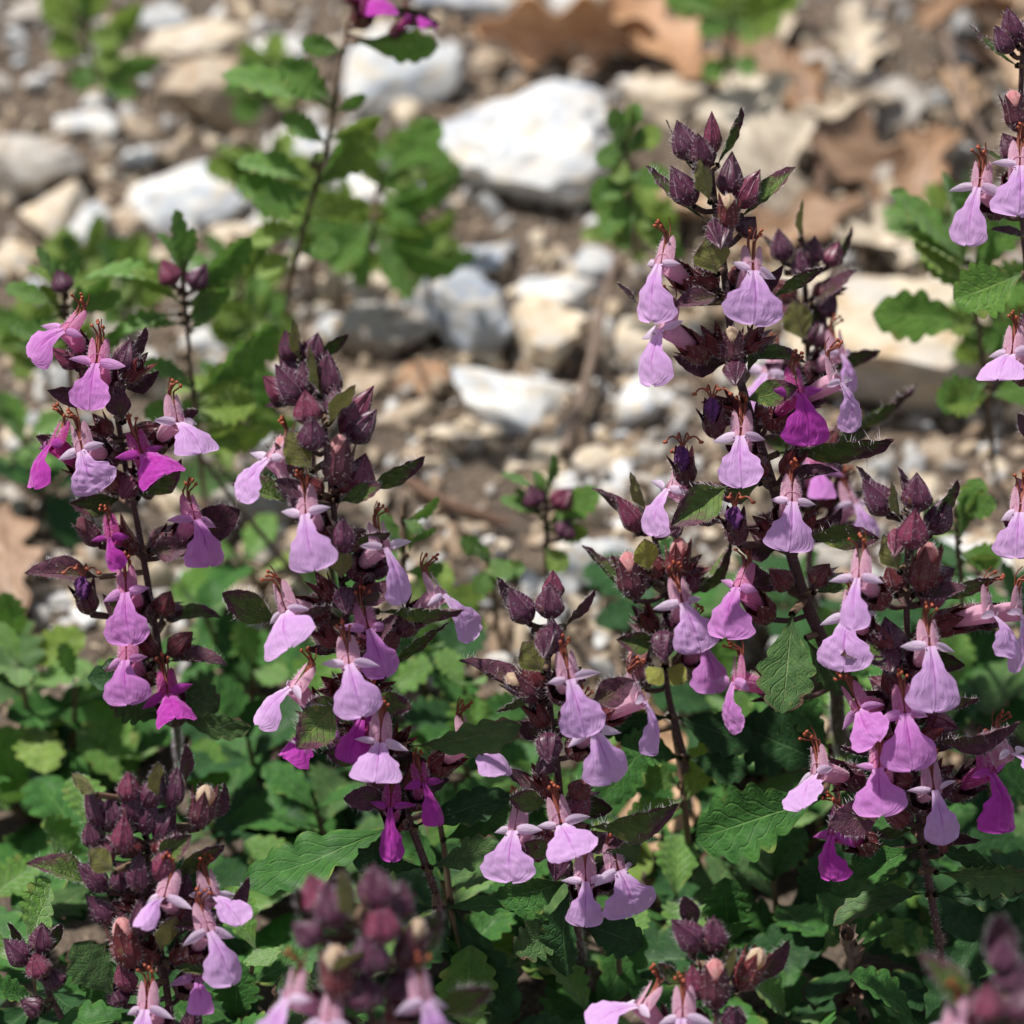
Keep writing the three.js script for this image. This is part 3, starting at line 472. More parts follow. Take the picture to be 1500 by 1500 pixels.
// ---------------------------------------------------------------- plants
const TILT = 0.27;                                                     // the spikes lean towards the camera at the top
function basisQ(y, n) { const Y = y.clone().normalize(), X = V().crossVectors(Y, n).normalize(), Z = V().crossVectors(X, Y); return new THREE.Quaternion().setFromRotationMatrix(new THREE.Matrix4().makeBasis(X, Y, Z)); }
class Plant {
  constructor(label, d0, stem, ground, { yref, hairs: hy = true, stemMat = 0, r = [0.36, 0.48, 0.55, 0.6], sub = 'germander_plant', cat = 'flowering plant', group } = {}) {
    this.d0 = d0; this.stemPx = stem; this.yref = yref ?? stem[Math.floor(stem.length / 2)][1]; this.detail = hy; this.k = 0;
    this.rr = prng(Math.round(stem[0][0] * 13 + stem[0][1]));
    const base = groundAt(...ground); this.base = base;
    this.g = thing(sub, label, cat, base, group);
    const pts = stem.map(([x, y]) => P(x, y, this.depth(y))), last = pts[pts.length - 1];
    const down = base.clone(); down.y -= 2 * mm; const midp = last.clone().lerp(base, 0.5); midp.y += 0.12 * last.distanceTo(base) * -0.3;
    pts.push(midp, down); this.pts = pts; this.curve = new THREE.CatmullRomCurve3(pts); this.samples = this.curve.getPoints(120); for (const q of this.samples) { const c = q.clone().sub(camera.position).applyQuaternion(camQ.clone().invert()); q.px = 750 + c.x / -c.z / TAN * 750; q.py = 750 - c.y / -c.z / TAN * 750; }
    const sg = tube(pts.map((p) => p.clone().sub(base)), r.map((x) => x * mm), 10, 60, 0.12);
    const sm = mesh('stem', sg, M.stem[stemMat], this.g);
    if (hy) stuff(mesh('stem_hairs', surfaceHairs(sg, 900, 0.02 * mm, 0.35 * mm, 0.9 * mm, 0, 11), M.hair, this.g));
  }
  depth(py) { return this.d0 + TILT * (py - this.yref) * PX; }
  local(p) { return p.clone().sub(this.base); }
  near(p, drop = 2.2) { let best = null, bd = 1e9; for (const s of this.samples) { const d = s.distanceTo(p); if (d < bd) { bd = d; best = s; } } const i = this.samples.indexOf(best); return this.samples[Math.min(this.samples.length - 1, i + Math.round(drop))]; }
  pedicel(from, parent, r = 0.38, dir = null) {                        // from: world point; parent in plant axes
    const to = this.near(from), a = this.local(from), b = this.local(to), L = a.distanceTo(b), c = a.clone().lerp(b, 0.5); c.y -= 0.12 * L;
    if (L < 0.3 * mm) return; parent.updateMatrix(); const inv = parent.matrix.clone().invert(), s = 1 / parent.scale.x;
    mesh('pedicel', tube([a, c, b].map((p) => p.clone().applyMatrix4(inv)), [r * mm * s, r * mm * s * 0.85], 6, 5), M.stem[0], parent);
  }
  // throat pixel, lip end pixel, lip width in px, facing (degrees, + to the picture's other side), colour
  flower(tx, ty, lx, ly, w = 78, yaw = 0, col = 0, { off = 0, s = 1, shape, pitch = 6, bare = false } = {}) {
    const rr = this.rr, k = this.k++, at = this.samples.reduce((a, b) => (Math.abs(b.py - ty - 20) < Math.abs(a.py - ty - 20) ? b : a)), seat = Math.asin(clamp((tx - at.px) * PX / (11.5 * mm * s), -0.9, 0.9)), ya = 0.45 * yaw * Math.PI / 180 + 0.55 * seat, d = this.depth(ty) - (8.2 * Math.cos(ya) * s + off) * mm;
    const zoom = FOCUS / d, f = new THREE.Group(); f.name = 'flower'; this.g.add(f);
    const roll = Math.atan2(lx - tx, ly - ty), len = Math.hypot(lx - tx, ly - ty), sc = 0.91 * s;
    const q = new THREE.Quaternion().setFromEuler(new THREE.Euler(-(pitch + 16 * (rr() - 0.5)) * Math.PI / 180, ya, roll * 0.55 + 0.2 * (rr() - 0.5), 'ZYX'));
    f.quaternion.copy(camQ).multiply(q); f.position.copy(this.local(P(tx, ty, d))); f.scale.setScalar(sc);
    const L = mesh('lip', col === 2 && (k % 2) ? OLDLIP[0] : LIP[shape ?? k % LIP.length], M.lip[col], f);
    const ratio = len / (88 * sc * zoom), wide = 1.0 * w / (95 * sc * zoom * Math.max(0.35, Math.cos(ya)));
    L.position.set(0, 0.1 * mm, 0.5 * mm); L.rotation.z = roll * 0.45; const fs = clamp(ratio, 0.3, 1.25);
    if (fs < 0.78) { L.rotation.x = -Math.acos(fs) * 0.8; L.scale.set(clamp(wide, 0.4, 1.15), 0.92, 1); } else L.scale.set(clamp(wide, 0.4, 1.15), fs, 1);
    for (const e of [-1, 1]) {
      const wg = mesh('side_lobe', WING[Math.floor(rr() * 3)], M.wing[col], f); wg.position.set(e * 0.75 * mm, 0.15 * mm, 0.7 * mm); wg.rotation.set(0.1 + 0.5 * rr(), e * (0.1 + 0.5 * rr()), -e * (1.3 + 0.8 * rr())); wg.scale.set(0.75 + 0.25 * rr(), 0.72 + 0.28 * rr(), 1);
      const h = mesh('upper_lobe', HORN[k % 2], M.horn[col], f); h.position.set(e * 0.98 * mm, 0.1 * mm, -0.1 * mm); h.rotation.set(-0.02 - 0.12 * rr(), e * 0.45, -e * (0.0 + 0.09 * rr()));
      if (this.detail) stuff(mesh('hairs', HORN_HAIR[k % 2], M.hair, f)).matrix, (() => { const hm = f.children[f.children.length - 1]; hm.position.copy(h.position); hm.rotation.copy(h.rotation); })();
    }
    mesh('tube', TUBE, M.horn[col], f); if (this.detail) stuff(mesh('hairs', TUBE_HAIR, M.hair, f));
    for (const st of STAMENS) { const m = mesh('stamen', st.g, M.filament, f); m.rotation.z = (rr() - 0.5) * 0.12; m.rotation.x = (rr() - 0.5) * 0.16; const a = mesh('anther', ANTHER, M.anther, f); a.position.copy(st.tip.clone().applyEuler(m.rotation)); a.rotation.set(rr() * 3, rr() * 3, rr() * 3); }
    mesh('style', STYLE, M.filament, f).rotation.z = (rr() - 0.5) * 0.1;
    const cx = mesh('calyx', CALYX[k % 2], M.calyx[k % 2], f), cl = 6.6 * mm; cx.position.set(0, -2.3 * mm, -9.4 * mm); cx.scale.set(cl * 1.05, cl, cl * 1.05); cx.quaternion.setFromUnitVectors(V(0, 1, 0), V(0, 0.30, 1).normalize());
    if (this.detail) { const hm = stuff(mesh('hairs', CALYX_HAIR[k % 2], M.hair, f)); hm.position.copy(cx.position); hm.quaternion.copy(cx.quaternion); hm.scale.copy(cx.scale); }
    if (col < 2 && this.detail) { for (let i = 0; i < 2; i++) { /* dark specks where the side lobes join */ const sp = mesh('speck', ANTHER, M.speck, f); sp.scale.setScalar(0.4); sp.position.set((i ? 1 : -1) * (0.75 + 0.3 * rr()) * mm, (-0.25 - rr() * 0.4) * mm, (0.85 + 0.2 * rr()) * mm); } }
    f.updateMatrix(); this.pedicel(V(0, -2.3 * mm, -9.3 * mm).applyMatrix4(f.matrix).add(this.base), f, 0.4);
    return f;
  }
  axisQ(bx, by, tx, ty, d, dz) { const a = camPt(bx, by, d), b = camPt(tx, ty, d - dz * mm); const y = b.sub(a); const L = y.length(); y.applyQuaternion(camQ); return [toWorld(a), y, L]; }
  // closed calyx from base pixel to tip pixel; dz is how far (mm) the tip comes towards the camera, w its width in px
  bud(bx, by, tx, ty, { w, dz = 1, off = 3, mat, name = 'bud', kind = 0, ped = true } = {}) {
    const k = this.k++, d = this.depth(by) - off * mm, [a, y, L] = this.axisQ(bx, by, tx, ty, d, dz);
    const px = PX * d / FOCUS, wide = (w ?? Math.max(30, 0.66 * Math.hypot(tx - bx, ty - by))) * px, o = kind ? new THREE.Group() : mesh(name, BUD[k % 4], mat ?? M.bud[k % 3], null);
    o.name = kind ? 'opening_bud' : name; this.g.add(o); o.position.copy(this.local(a)); o.quaternion.copy(basisQ(y, V(Math.cos(k * 2.3), 0.2, Math.sin(k * 2.3)))); const s = wide / 0.68;
    o.scale.set(s, kind ? s : L, s);
    if (!kind) { if (this.detail) stuff(mesh('hairs', BUD_HAIR[k % 4], M.hair, o)); }
    else { o.scale.set(L * 0.98, L * 0.98, L * 0.98); mesh('calyx', CALYX[0], M.calyx[k % 2], o); const kn = mesh('petals', KNOB, kind === 1 ? M.cream : M.pinkbud, o); kn.position.y = 0.42; if (this.detail) { stuff(mesh('hairs', CALYX_HAIR[0], M.hair, o)); stuff(mesh('hairs', KNOB_HAIR, M.hair, o)).position.y = 0.42; } }
    if (ped) { o.updateMatrix(); this.pedicel(a, o, 0.4); }
    return o;
  }
  // leaf or bract from base pixel to tip pixel, apparent width w px; mat: [list, index]
  blade(name, set, hairSet, mat, bx, by, tx, ty, w, { dz = 2, off = 1, side = 1, shape, pedicel = true, flip = 1 } = {}) {
    const k = this.k++, d = this.depth(by) - off * mm, [a, y, L] = this.axisQ(bx, by, tx, ty, d, dz), i = (shape ?? k) % set.length, g = set[i];
    g.boundingBox ?? g.computeBoundingBox(); const nat = g.boundingBox.max.x - g.boundingBox.min.x, px = PX * d / FOCUS, c = clamp(w * px / (L * nat), 0.28, 1);
    const view = V(0, 0, 1).applyQuaternion(camQ), n = view.clone().applyAxisAngle(y.clone().normalize(), side * Math.acos(c));
    const o = mesh(name, g, mat, this.g); o.position.copy(this.local(a)); o.quaternion.copy(basisQ(y, n.multiplyScalar(flip))); const wx = clamp(w * px / (L * nat), 0.8, 1.5);
    o.scale.set(L * wx, L, L);
    if (hairSet && this.detail) stuff(mesh('hairs', hairSet[i], M.hair, o));
    if (pedicel) { o.updateMatrix(); const to = this.near(a, 1); if (to.distanceTo(a) > 0.4 * mm) { const inv = o.matrix.clone().invert(), b = this.local(to); const q = this.local(a); mesh('petiole', tube([q, q.clone().lerp(b, 0.5), b].map((p) => p.clone().applyMatrix4(inv)), [0.5 * mm / L], 5, 3), M.stem[1], o); } }
    return o;
  }
  bract(bx, by, tx, ty, w, m = 0, o = {}) { return m === 2 || m === 3 ? this.blade('bract', OLIVE, OLIVE_HAIR, M.bract[m], bx, by, tx, ty, w, { dz: 2, off: 4, ...o }) : this.blade('bract', BRACT, BRACT_HAIR, M.bract[m], bx, by, tx, ty, w, o); }
  leaf(bx, by, tx, ty, w, m = 1, o = {}) { return this.blade('leaf', LEAF, null, M.leaf[m], bx, by, tx, ty, w, o); }
  spent(ys) {                                                          // calyces whose flowers have dropped or not yet opened, round the nodes
    const rr = this.rr;
    for (const y of ys) for (const e of [-1, 1]) for (let n = 0; n < 2; n++) {
      const s = this.samples.reduce((a, b) => (Math.abs(b.py - y) < Math.abs(a.py - y) ? b : a)), x0 = s.px + e * (8 + 10 * rr()), y0 = y + 8 * rr() - 4, r = 36 + 16 * rr(), a = n ? 0.1 + 0.5 * rr() : 0.5 + 0.6 * rr();
      const o = this.bud(x0, y0, x0 + e * r * Math.cos(a), y0 - r * Math.sin(a), { w: 34, off: n ? -2 - 2 * rr() : 1.5 + 2 * rr(), dz: n ? -2 : 2, mat: n ? M.calyx[1] : M.calyx[0], name: 'calyx' });
      if (rr() < 0.6) o.geometry = CALYX[n ? 2 : 1];
      if (n) { const l = 55 + 40 * rr(), b = -0.25 + 0.9 * rr(); this.bract(x0, y0 + 10, x0 + e * l * Math.cos(b), y0 + 10 - l * Math.sin(b), 22 + 16 * rr(), rr() < 0.55 ? 1 : 0, { off: rr() < 0.5 ? -3 : 4, dz: 3, side: rr() < 0.5 ? 1 : -1 }); }
    }
  }
  stemLeaves(ys, size = 120) { const rr = this.rr; for (const y of ys) for (const e of [-1, 1]) { const s = this.samples.reduce((a, b) => (Math.abs(b.py - y) < Math.abs(a.py - y) ? b : a)), L = size * (0.8 + 0.5 * rr()), b = -0.55 + 0.9 * rr(); this.leaf(s.px + e * 6, y, s.px + e * L * Math.cos(b), y - L * Math.sin(b), 40 + 30 * rr(), rr() < 0.4 ? 4 : rr() < 0.5 ? 0 : 1, { off: 2 * rr(), dz: 2 + 7 * rr(), side: rr() < 0.5 ? 1 : -1 }); } }
  wilted(px, py, off = 6) { const f = new THREE.Group(); f.name = 'wilted_flower'; this.g.add(f); const d = this.depth(py) - off * mm, rr = this.rr; f.position.copy(this.local(P(px, py, d))); f.quaternion.copy(camQ);
    const c = mesh('shrivelled_petals', grid(22, 14, (a, t) => { const w = -a * 6.283, r = (0.55 + 0.9 * Math.abs(nz(Math.cos(w) * 2.4 + px, Math.sin(w) * 2.4, t * 5)) + 0.25 * Math.cos(w * 5 + t * 4)) * Math.pow(Math.sin(Math.PI * t), 0.7) * 1.15; return [(r * Math.cos(w) + 0.3 * nz(t * 4, px)) * mm, (t * 3.4 - 2.6 + 0.5 * nz(a * 8, t * 3, px)) * mm, r * Math.sin(w) * mm, a, t]; }), M.wilted, f);
    const cw = mesh('calyx', CALYX[1], M.calyx[1], f); cw.scale.setScalar(5.2 * mm); cw.position.set(0.8 * mm, -4.6 * mm, -3 * mm); cw.rotation.set(0.5, 0, 0.2); if (this.detail) { const h = stuff(mesh('hairs', CALYX_HAIR[1], M.hair, f)); h.scale.copy(cw.scale); h.position.copy(cw.position); h.rotation.copy(cw.rotation); }
    for (let i = 0; i < 4; i++) { const a = (i - 1.5) * 0.5; mesh('stamen', tube([V(0, 0.3, 0), V(a, 1.6, 0.4), V(a * 2.2, 2.6 - Math.abs(a), 1), V(a * 3.2, 2.0 - Math.abs(a) * 1.2, 1.4)].map((p) => p.multiplyScalar(mm)), [0.13 * mm], 5, 8), M.filament, f); const an = mesh('anther', ANTHER, M.anther, f); an.position.set(a * 3.2 * mm, (2.0 - Math.abs(a) * 1.2) * mm, 1.4 * mm); }
    f.updateMatrix(); this.pedicel(V(0.8 * mm, -4.6 * mm, -3 * mm).applyMatrix4(f.matrix).add(this.base), f, 0.5); }
}

{ // A: the tallest spike
  const p = new Plant('tallest spike, pale lilac flowers, one magenta lip, hairy purple buds on top', 0.505, [[1036, 200], [1046, 290], [1060, 390], [1070, 480], [1085, 560], [1110, 640], [1135, 720], [1156, 800], [1180, 880], [1212, 955]], [1250, 1120], { r: [0.4, 0.6, 0.9, 1.15, 1.1] });
  p.bud(1012, 236, 992, 177); p.bud(1032, 246, 1023, 196, { dz: 2, off: 5 }); p.bud(1046, 226, 1041, 164, { off: 1, w: 26 }); p.bud(1016, 302, 984, 244, { w: 40 }); p.bud(1066, 290, 1073, 223, { w: 38 }); p.bud(1082, 306, 1112, 249, { w: 38 });
  p.bud(1054, 325, 1055, 362, { dz: 4.5, off: 4, w: 40 }); p.bud(1084, 345, 1106, 318, { w: 38, off: 1 }); p.bud(1064, 338, 1069, 284, { kind: 1, off: 6, dz: 2 }); p.bud(1073, 538, 1071, 478, { kind: 1, off: 5, dz: 1 }); p.bud(1076, 530, 1077, 566, { dz: 4, off: 4, w: 34 });
  p.bract(1040, 326, 926, 264, 22, 0); p.bract(1088, 316, 1176, 251, 30, 0, { side: -1 }); p.bract(1040, 296, 1032, 228, 42, 2, { off: 7 }); p.bract(1016, 250, 958, 184, 15, 0); p.bract(1052, 242, 1078, 151, 17, 0); p.bract(1050, 402, 1036, 350, 56, 2, { off: 7 }); p.bract(1128, 440, 1198, 374, 24, 0); p.bract(936, 447, 897, 417, 13, 1); p.bract(1095, 548, 1101, 476, 28, 0, { off: -2 });
  p.bract(1090, 586, 1176, 566, 40, 0, { off: 6 }); p.bract(1140, 664, 1313, 626, 38, 0, { dz: 5 }); p.bract(1066, 712, 983, 768, 56, 0, { off: 8, dz: 4 }); p.bract(1180, 788, 1295, 774, 42, 0, { off: 5 }); p.leaf(1160, 900, 1148, 1046, 88, 4, { off: 8, dz: 4 }); p.leaf(1180, 935, 1252, 1034, 58, 4, { off: 3 });
  p.flower(968, 388, 958, 474, 58, -32, 0); p.flower(1103, 398, 1102, 482, 94, 6, 0); p.flower(972, 484, 966, 568, 52, -48, 0, { off: 1 }); p.flower(1085, 640, 1092, 720, 68, -6, 0); p.flower(1170, 578, 1176, 657, 76, 18, 2, { shape: 1 }); p.flower(1228, 562, 1238, 636, 44, 58, 0); p.flower(1160, 736, 1150, 812, 78, 4, 0); p.flower(982, 718, 970, 790, 44, -52, 0, { off: -4 }); p.flower(1082, 862, 1082, 940, 68, -24, 1);
  p.wilted(1043, 590); p.spent([420, 520, 610, 700, 790, 860]); p.wilted(1000, 660, 4); p.wilted(1076, 748, 8); p.flower(1078, 1000, 1086, 1076, 30, -62, 1, { off: -2 });
}
{ // A2: blurred spike behind it
  const p = new Plant('dark purple blurred spike close behind the tallest spike', 0.548, [[1172, 330], [1180, 430], [1184, 540], [1190, 640], [1192, 720], [1185, 830]], [1230, 960]);
  p.bud(1148, 385, 1140, 335); p.bud(1192, 388, 1194, 345); p.bud(1212, 392, 1228, 352, { w: 32 }); p.bud(1176, 410, 1170, 365); p.bud(1196, 510, 1206, 465, { w: 36 }); p.bud(1150, 470, 1160, 430); p.bud(1205, 465, 1225, 430);
  p.bract(1200, 390, 1255, 336, 22, 0); p.bract(1172, 350, 1184, 292, 18, 2); p.bract(1178, 500, 1164, 438, 52, 2, { off: 6 }); p.bract(1190, 500, 1200, 440, 34, 0); p.bract(1200, 548, 1286, 494, 26, 0); p.bract(1230, 640, 1338, 548, 30, 0); p.bract(1150, 400, 1120, 340, 16, 0);
  p.flower(1124, 548, 1118, 612, 46, -40, 0); p.flower(1230, 520, 1236, 580, 30, 50, 0); p.flower(1196, 690, 1200, 740, 44, 10, 1); p.flower(1250, 740, 1262, 800, 46, 40, 0); p.bud(1226, 730, 1240, 690, { kind: 1 }); p.spent([440, 540, 660, 740]); p.bud(1215, 700, 1225, 660);
}
{ // B: right-hand full spike
  const p = new Plant('full spike with three rows of lilac and magenta flowers beside a serrated leaf', 0.5, [[1334, 730], [1330, 800], [1328, 880], [1330, 970], [1335, 1060], [1342, 1150], [1350, 1230], [1362, 1300], [1374, 1370]], [1385, 1490]);
  p.bud(1304, 754, 1264, 702, { w: 44 }); p.bud(1344, 752, 1344, 693, { w: 44 }); p.bud(1336, 806, 1338, 746, { w: 46, off: 7, dz: 2 }); p.bud(1364, 784, 1390, 726, { w: 40, off: 1 }); p.bud(1348, 868, 1362, 794, { kind: 2, off: 5 }); p.bud(1348, 884, 1392, 848, { w: 42 }); p.bud(1312, 962, 1299, 904, { w: 42 }); p.bud(1304, 955, 1304, 990, { dz: 4, w: 36 }); p.bud(1355, 1052, 1404, 1066, { w: 34 }); p.bud(1370, 850, 1398, 834, { w: 30, off: 0 }); p.bud(1352, 1040, 1382, 1030, { w: 32, off: 1 }); p.bud(1318, 775, 1310, 815, { w: 30, off: 5, dz: 3 });
  p.bract(1300, 756, 1243, 684, 26, 1); p.bract(1324, 750, 1321, 682, 22, 1); p.bract(1318, 760, 1313, 704, 26, 2); p.bract(1364, 774, 1398, 696, 26, 0); p.bract(1318, 838, 1299, 782, 46, 2, { off: 7 }); p.bract(1372, 884, 1454, 828, 28, 0); p.bract(1325, 985, 1256, 968, 26, 1, { off: 6 }); p.bract(1368, 1086, 1498, 1068, 46, 1, { dz: 4, off: 5 }); p.bract(1302, 1184, 1194, 1212, 52, 1, { dz: 5, off: 6 }); p.leaf(1372, 1278, 1510, 1292, 66, 4, { dz: 3, off: 4 }); p.leaf(1345, 1275, 1235, 1250, 56, 0, { off: 0 });
  p.flower(1244, 905, 1243, 986, 82, -10, 0, { off: -3 }); p.flower(1258, 848, 1254, 926, 46, -22, 0, { off: 2 }); p.flower(1362, 948, 1362, 1046, 84, 6, 0, { off: 1 }); p.flower(1452, 902, 1436, 962, 48, 58, 0); p.flower(1260, 1040, 1298, 1068, 60, -28, 1); p.flower(1326, 1046, 1330, 1130, 86, 0, 1, { off: 2 }); p.flower(1198, 1134, 1216, 1176, 56, -24, 0); p.flower(1288, 1126, 1298, 1198, 82, -6, 1); p.flower(1368, 1158, 1382, 1238, 56, 14, 0); p.flower(1478, 1105, 1476, 1160, 44, 30, 0, { off: -4 }); p.flower(1450, 1134, 1458, 1222, 66, 16, 2, { shape: 1 }); p.flower(1222, 1224, 1218, 1290, 46, -20, 2, { shape: 2, off: 2 }); p.flower(1492, 900, 1484, 985, 40, 55, 0, { off: -6 });
  p.bud(1380, 1250, 1392, 1215, { kind: 2 }); p.spent([860, 950, 1020, 1090, 1150, 1205]); p.stemLeaves([1240, 1310]);
}
{ // C: centre spike
  const p = new Plant('short spike with two hairy top buds and flared lips hanging in a row below', 0.497, [[806, 900], [803, 980], [806, 1040], [814, 1100], [820, 1160], [830, 1250], [840, 1320]], [862, 1440]);
  p.bud(776, 914, 746, 860, { w: 40 }); p.bud(806, 908, 806, 854, { w: 42 }); p.bud(812, 880, 808, 836, { off: 0, w: 32 }); p.bud(806, 958, 811, 906, { w: 40, off: 6, dz: 2 }); p.bud(800, 920, 796, 966, { w: 30, dz: 3, off: 6 }); p.bud(790, 1026, 742, 988, { kind: 1, off: 4 }); p.bud(804, 1075, 803, 1118, { dz: 3, w: 38, off: 5 }); p.bud(806, 1112, 790, 1134, { dz: 2, w: 28, off: 4 }); p.bud(838, 1202, 862, 1154, { w: 36, off: 4 }); p.bud(826, 1250, 812, 1290, { w: 36, dz: 2 }); p.bud(870, 1060, 890, 1010, { w: 34, off: 0 });
  p.bract(780, 924, 708, 854, 22, 1); p.bract(828, 918, 869, 855, 24, 1); p.bract(786, 1036, 678, 956, 40, 1, { off: 3 }); p.bract(796, 986, 768, 940, 48, 2, { off: 7 }); p.bract(862, 1034, 934, 996, 44, 1, { off: 6 }); p.bract(862, 1212, 998, 1188, 54, 0, { off: 6, dz: 4 }); p.bract(804, 1156, 728, 1138, 24, 1); p.bract(870, 1050, 905, 1035, 22, 1); p.leaf(836, 1300, 800, 1440, 76, 0, { off: 3, dz: 1 });
  p.flower(868, 1070, 886, 1150, 72, 14, 0, { off: 0 }); p.flower(834, 996, 846, 1082, 72, 8, 0, { off: 2 }); p.flower(754, 1218, 757, 1294, 82, -14, 0, { shape: 3 }); p.flower(822, 1208, 838, 1246, 82, 0, 0); p.flower(858, 1292, 850, 1358, 58, -6, 0); p.flower(906, 1276, 922, 1342, 86, 14, 0, { shape: 3 }); p.flower(940, 1028, 948, 1108, 32, 56, 0); p.spent([1010, 1070, 1170, 1240]); p.stemLeaves([1290, 1350]);
}
{ // C2: in between, a little behind
  const p = new Plant('small reddish spike with round pink buds between two taller spikes', 0.522, [[944, 740], [962, 800], [978, 860], [975, 920], [974, 985], [984, 1040], [1002, 1110]], [1015, 1190]);
  p.bud(938, 780, 904, 726, { w: 32, mat: M.bud[2] }); p.bract(932, 782, 874, 708, 20, 1); p.bract(946, 748, 930, 688, 26, 2); p.bud(930, 880, 918, 808, { kind: 2, off: 5 }); p.bud(990, 852, 996, 788, { kind: 2, off: 4 }); p.bract(950, 838, 946, 790, 42, 3, { off: 7 }); p.bract(942, 892, 838, 806, 28, 0); p.bract(1010, 874, 1080, 795, 30, 0); p.bud(1000, 868, 1022, 830, { w: 32 }); p.bud(972, 925, 972, 968, { dz: 3, w: 36, off: 5 }); p.bud(980, 780, 1000, 770, { w: 26 }); p.bud(946, 1010, 930, 945, { kind: 2, off: 2 }); p.bract(972, 978, 950, 1000, 34, 3, { off: 6 }); p.bract(976, 978, 1006, 996, 34, 3, { off: 6 });
  p.flower(1030, 948, 1038, 1018, 58, 20, 1, { off: -2 }); p.flower(1000, 884, 1020, 960, 74, 12, 0); p.bud(985, 930, 1000, 880, { w: 32 }); p.spent([850, 930]); p.stemLeaves([1050, 1110], 100);
}
{ // D: left-centre spike
  const p = new Plant('dense spike with crowded fuzzy purple buds above many pink-lilac flowers', 0.498, [[470, 560], [478, 650], [488, 740], [498, 830], [506, 900], [516, 1000], [545, 1080], [580, 1150], [606, 1220], [632, 1290]], [668, 1400]);
  p.bud(444, 594, 404, 534, { w: 44 }); p.bud(482, 588, 480, 514, { w: 40 }); p.bud(456, 624, 444, 572, { w: 42, off: 5 }); p.bud(458, 660, 457, 610, { w: 42, off: 6, dz: 2 }); p.bud(488, 612, 492, 564, { w: 34, off: 5 }); p.bud(500, 640, 546, 566, { w: 40, off: 1 }); p.bud(512, 648, 553, 602, { w: 40, off: 2 }); p.bud(492, 712, 500, 636, { kind: 2, off: 6 }); p.bud(524, 718, 534, 664, { w: 46 }); p.bud(504, 812, 502, 756, { w: 34, off: 6 }); p.bud(452, 580, 440, 530, { off: 0, w: 34 }); p.bud(438, 700, 408, 640, { kind: 2, off: 3 }); p.bud(440, 735, 412, 690, { w: 36 }); p.bud(446, 740, 424, 712, { w: 34, off: 5 }); p.bud(550, 950, 590, 915, { w: 46, off: 2, mat: M.calyx[0] }); p.bud(505, 860, 508, 900, { w: 34, dz: 2 }); p.bud(548, 850, 560, 800, { w: 36, off: 0 }); p.bud(575, 1190, 540, 1150, { kind: 2 }); p.bud(470, 590, 470, 540, { w: 30, off: 0 });
  p.bract(456, 690, 424, 628, 54, 2, { off: 7 }); p.bract(480, 622, 528, 568, 32, 2, { off: 7 }); p.bract(528, 722, 622, 658, 32, 0); p.bract(428, 738, 341, 703, 36, 0); p.bract(410, 912, 310, 868, 46, 0, { dz: 4 }); p.bract(554, 896, 687, 878, 38, 0, { dz: 5, off: 4 }); p.bract(500, 848, 506, 806, 36, 2, { off: 6 }); p.bract(560, 990, 644, 888, 30, 0, { off: -2 }); p.bract(496, 1030, 426, 1098, 62, 0, { off: 8, dz: 4 }); p.leaf(600, 1092, 768, 1084, 56, 4, { off: 8, dz: 5 }); p.bract(470, 580, 462, 500, 20, 2); p.bract(446, 590, 398, 560, 16, 1);
  p.flower(396, 674, 356, 738, 48, -48, 0, { off: -1 }); p.flower(448, 754, 468, 838, 78, -6, 0); p.flower(562, 804, 590, 884, 40, 42, 0); p.flower(420, 896, 446, 934, 86, -16, 0, { shape: 4 }); p.flower(540, 922, 558, 994, 58, 10, 1, { off: -2 }); p.flower(512, 974, 526, 1054, 76, 0, 0, { off: 2 }); p.flower(646, 874, 678, 946, 42, 54, 0); p.flower(428, 1010, 390, 1072, 44, -46, 0, { off: -1 }); p.flower(530, 1056, 508, 1120, 60, -8, 2, { off: -2 }); p.flower(557, 1088, 551, 1148, 80, 4, 0, { off: 2 }); p.flower(472, 1072, 450, 1120, 50, -30, 2, { off: -4 }); p.flower(572, 1184, 583, 1262, 38, 6, 2, { s: 0.85, shape: 2 }); p.flower(620, 1148, 634, 1214, 34, 14, 2, { s: 0.8, shape: 2 }); p.flower(690, 1090, 696, 1142, 48, 20, 0, { off: 0 }); p.spent([720, 800, 880, 950, 1020, 1100, 1160]); p.stemLeaves([1210, 1270, 1330]);
}
{ // D2
  const p = new Plant('small blurred bud cluster just behind the dense fuzzy spike', 0.535, [[446, 500], [452, 580], [462, 700], [480, 800]], [500, 900], { hairs: false });
  p.bud(430, 530, 418, 484, { w: 36 }); p.bud(455, 535, 466, 488, { w: 36 }); p.bud(420, 585, 384, 552, { w: 34 }); p.bud(440, 560, 410, 520, { w: 30 }); p.bract(440, 530, 438, 466, 22, 2); p.bract(460, 535, 505, 476, 22, 0); p.bract(430, 590, 385, 600, 18, 1);
}
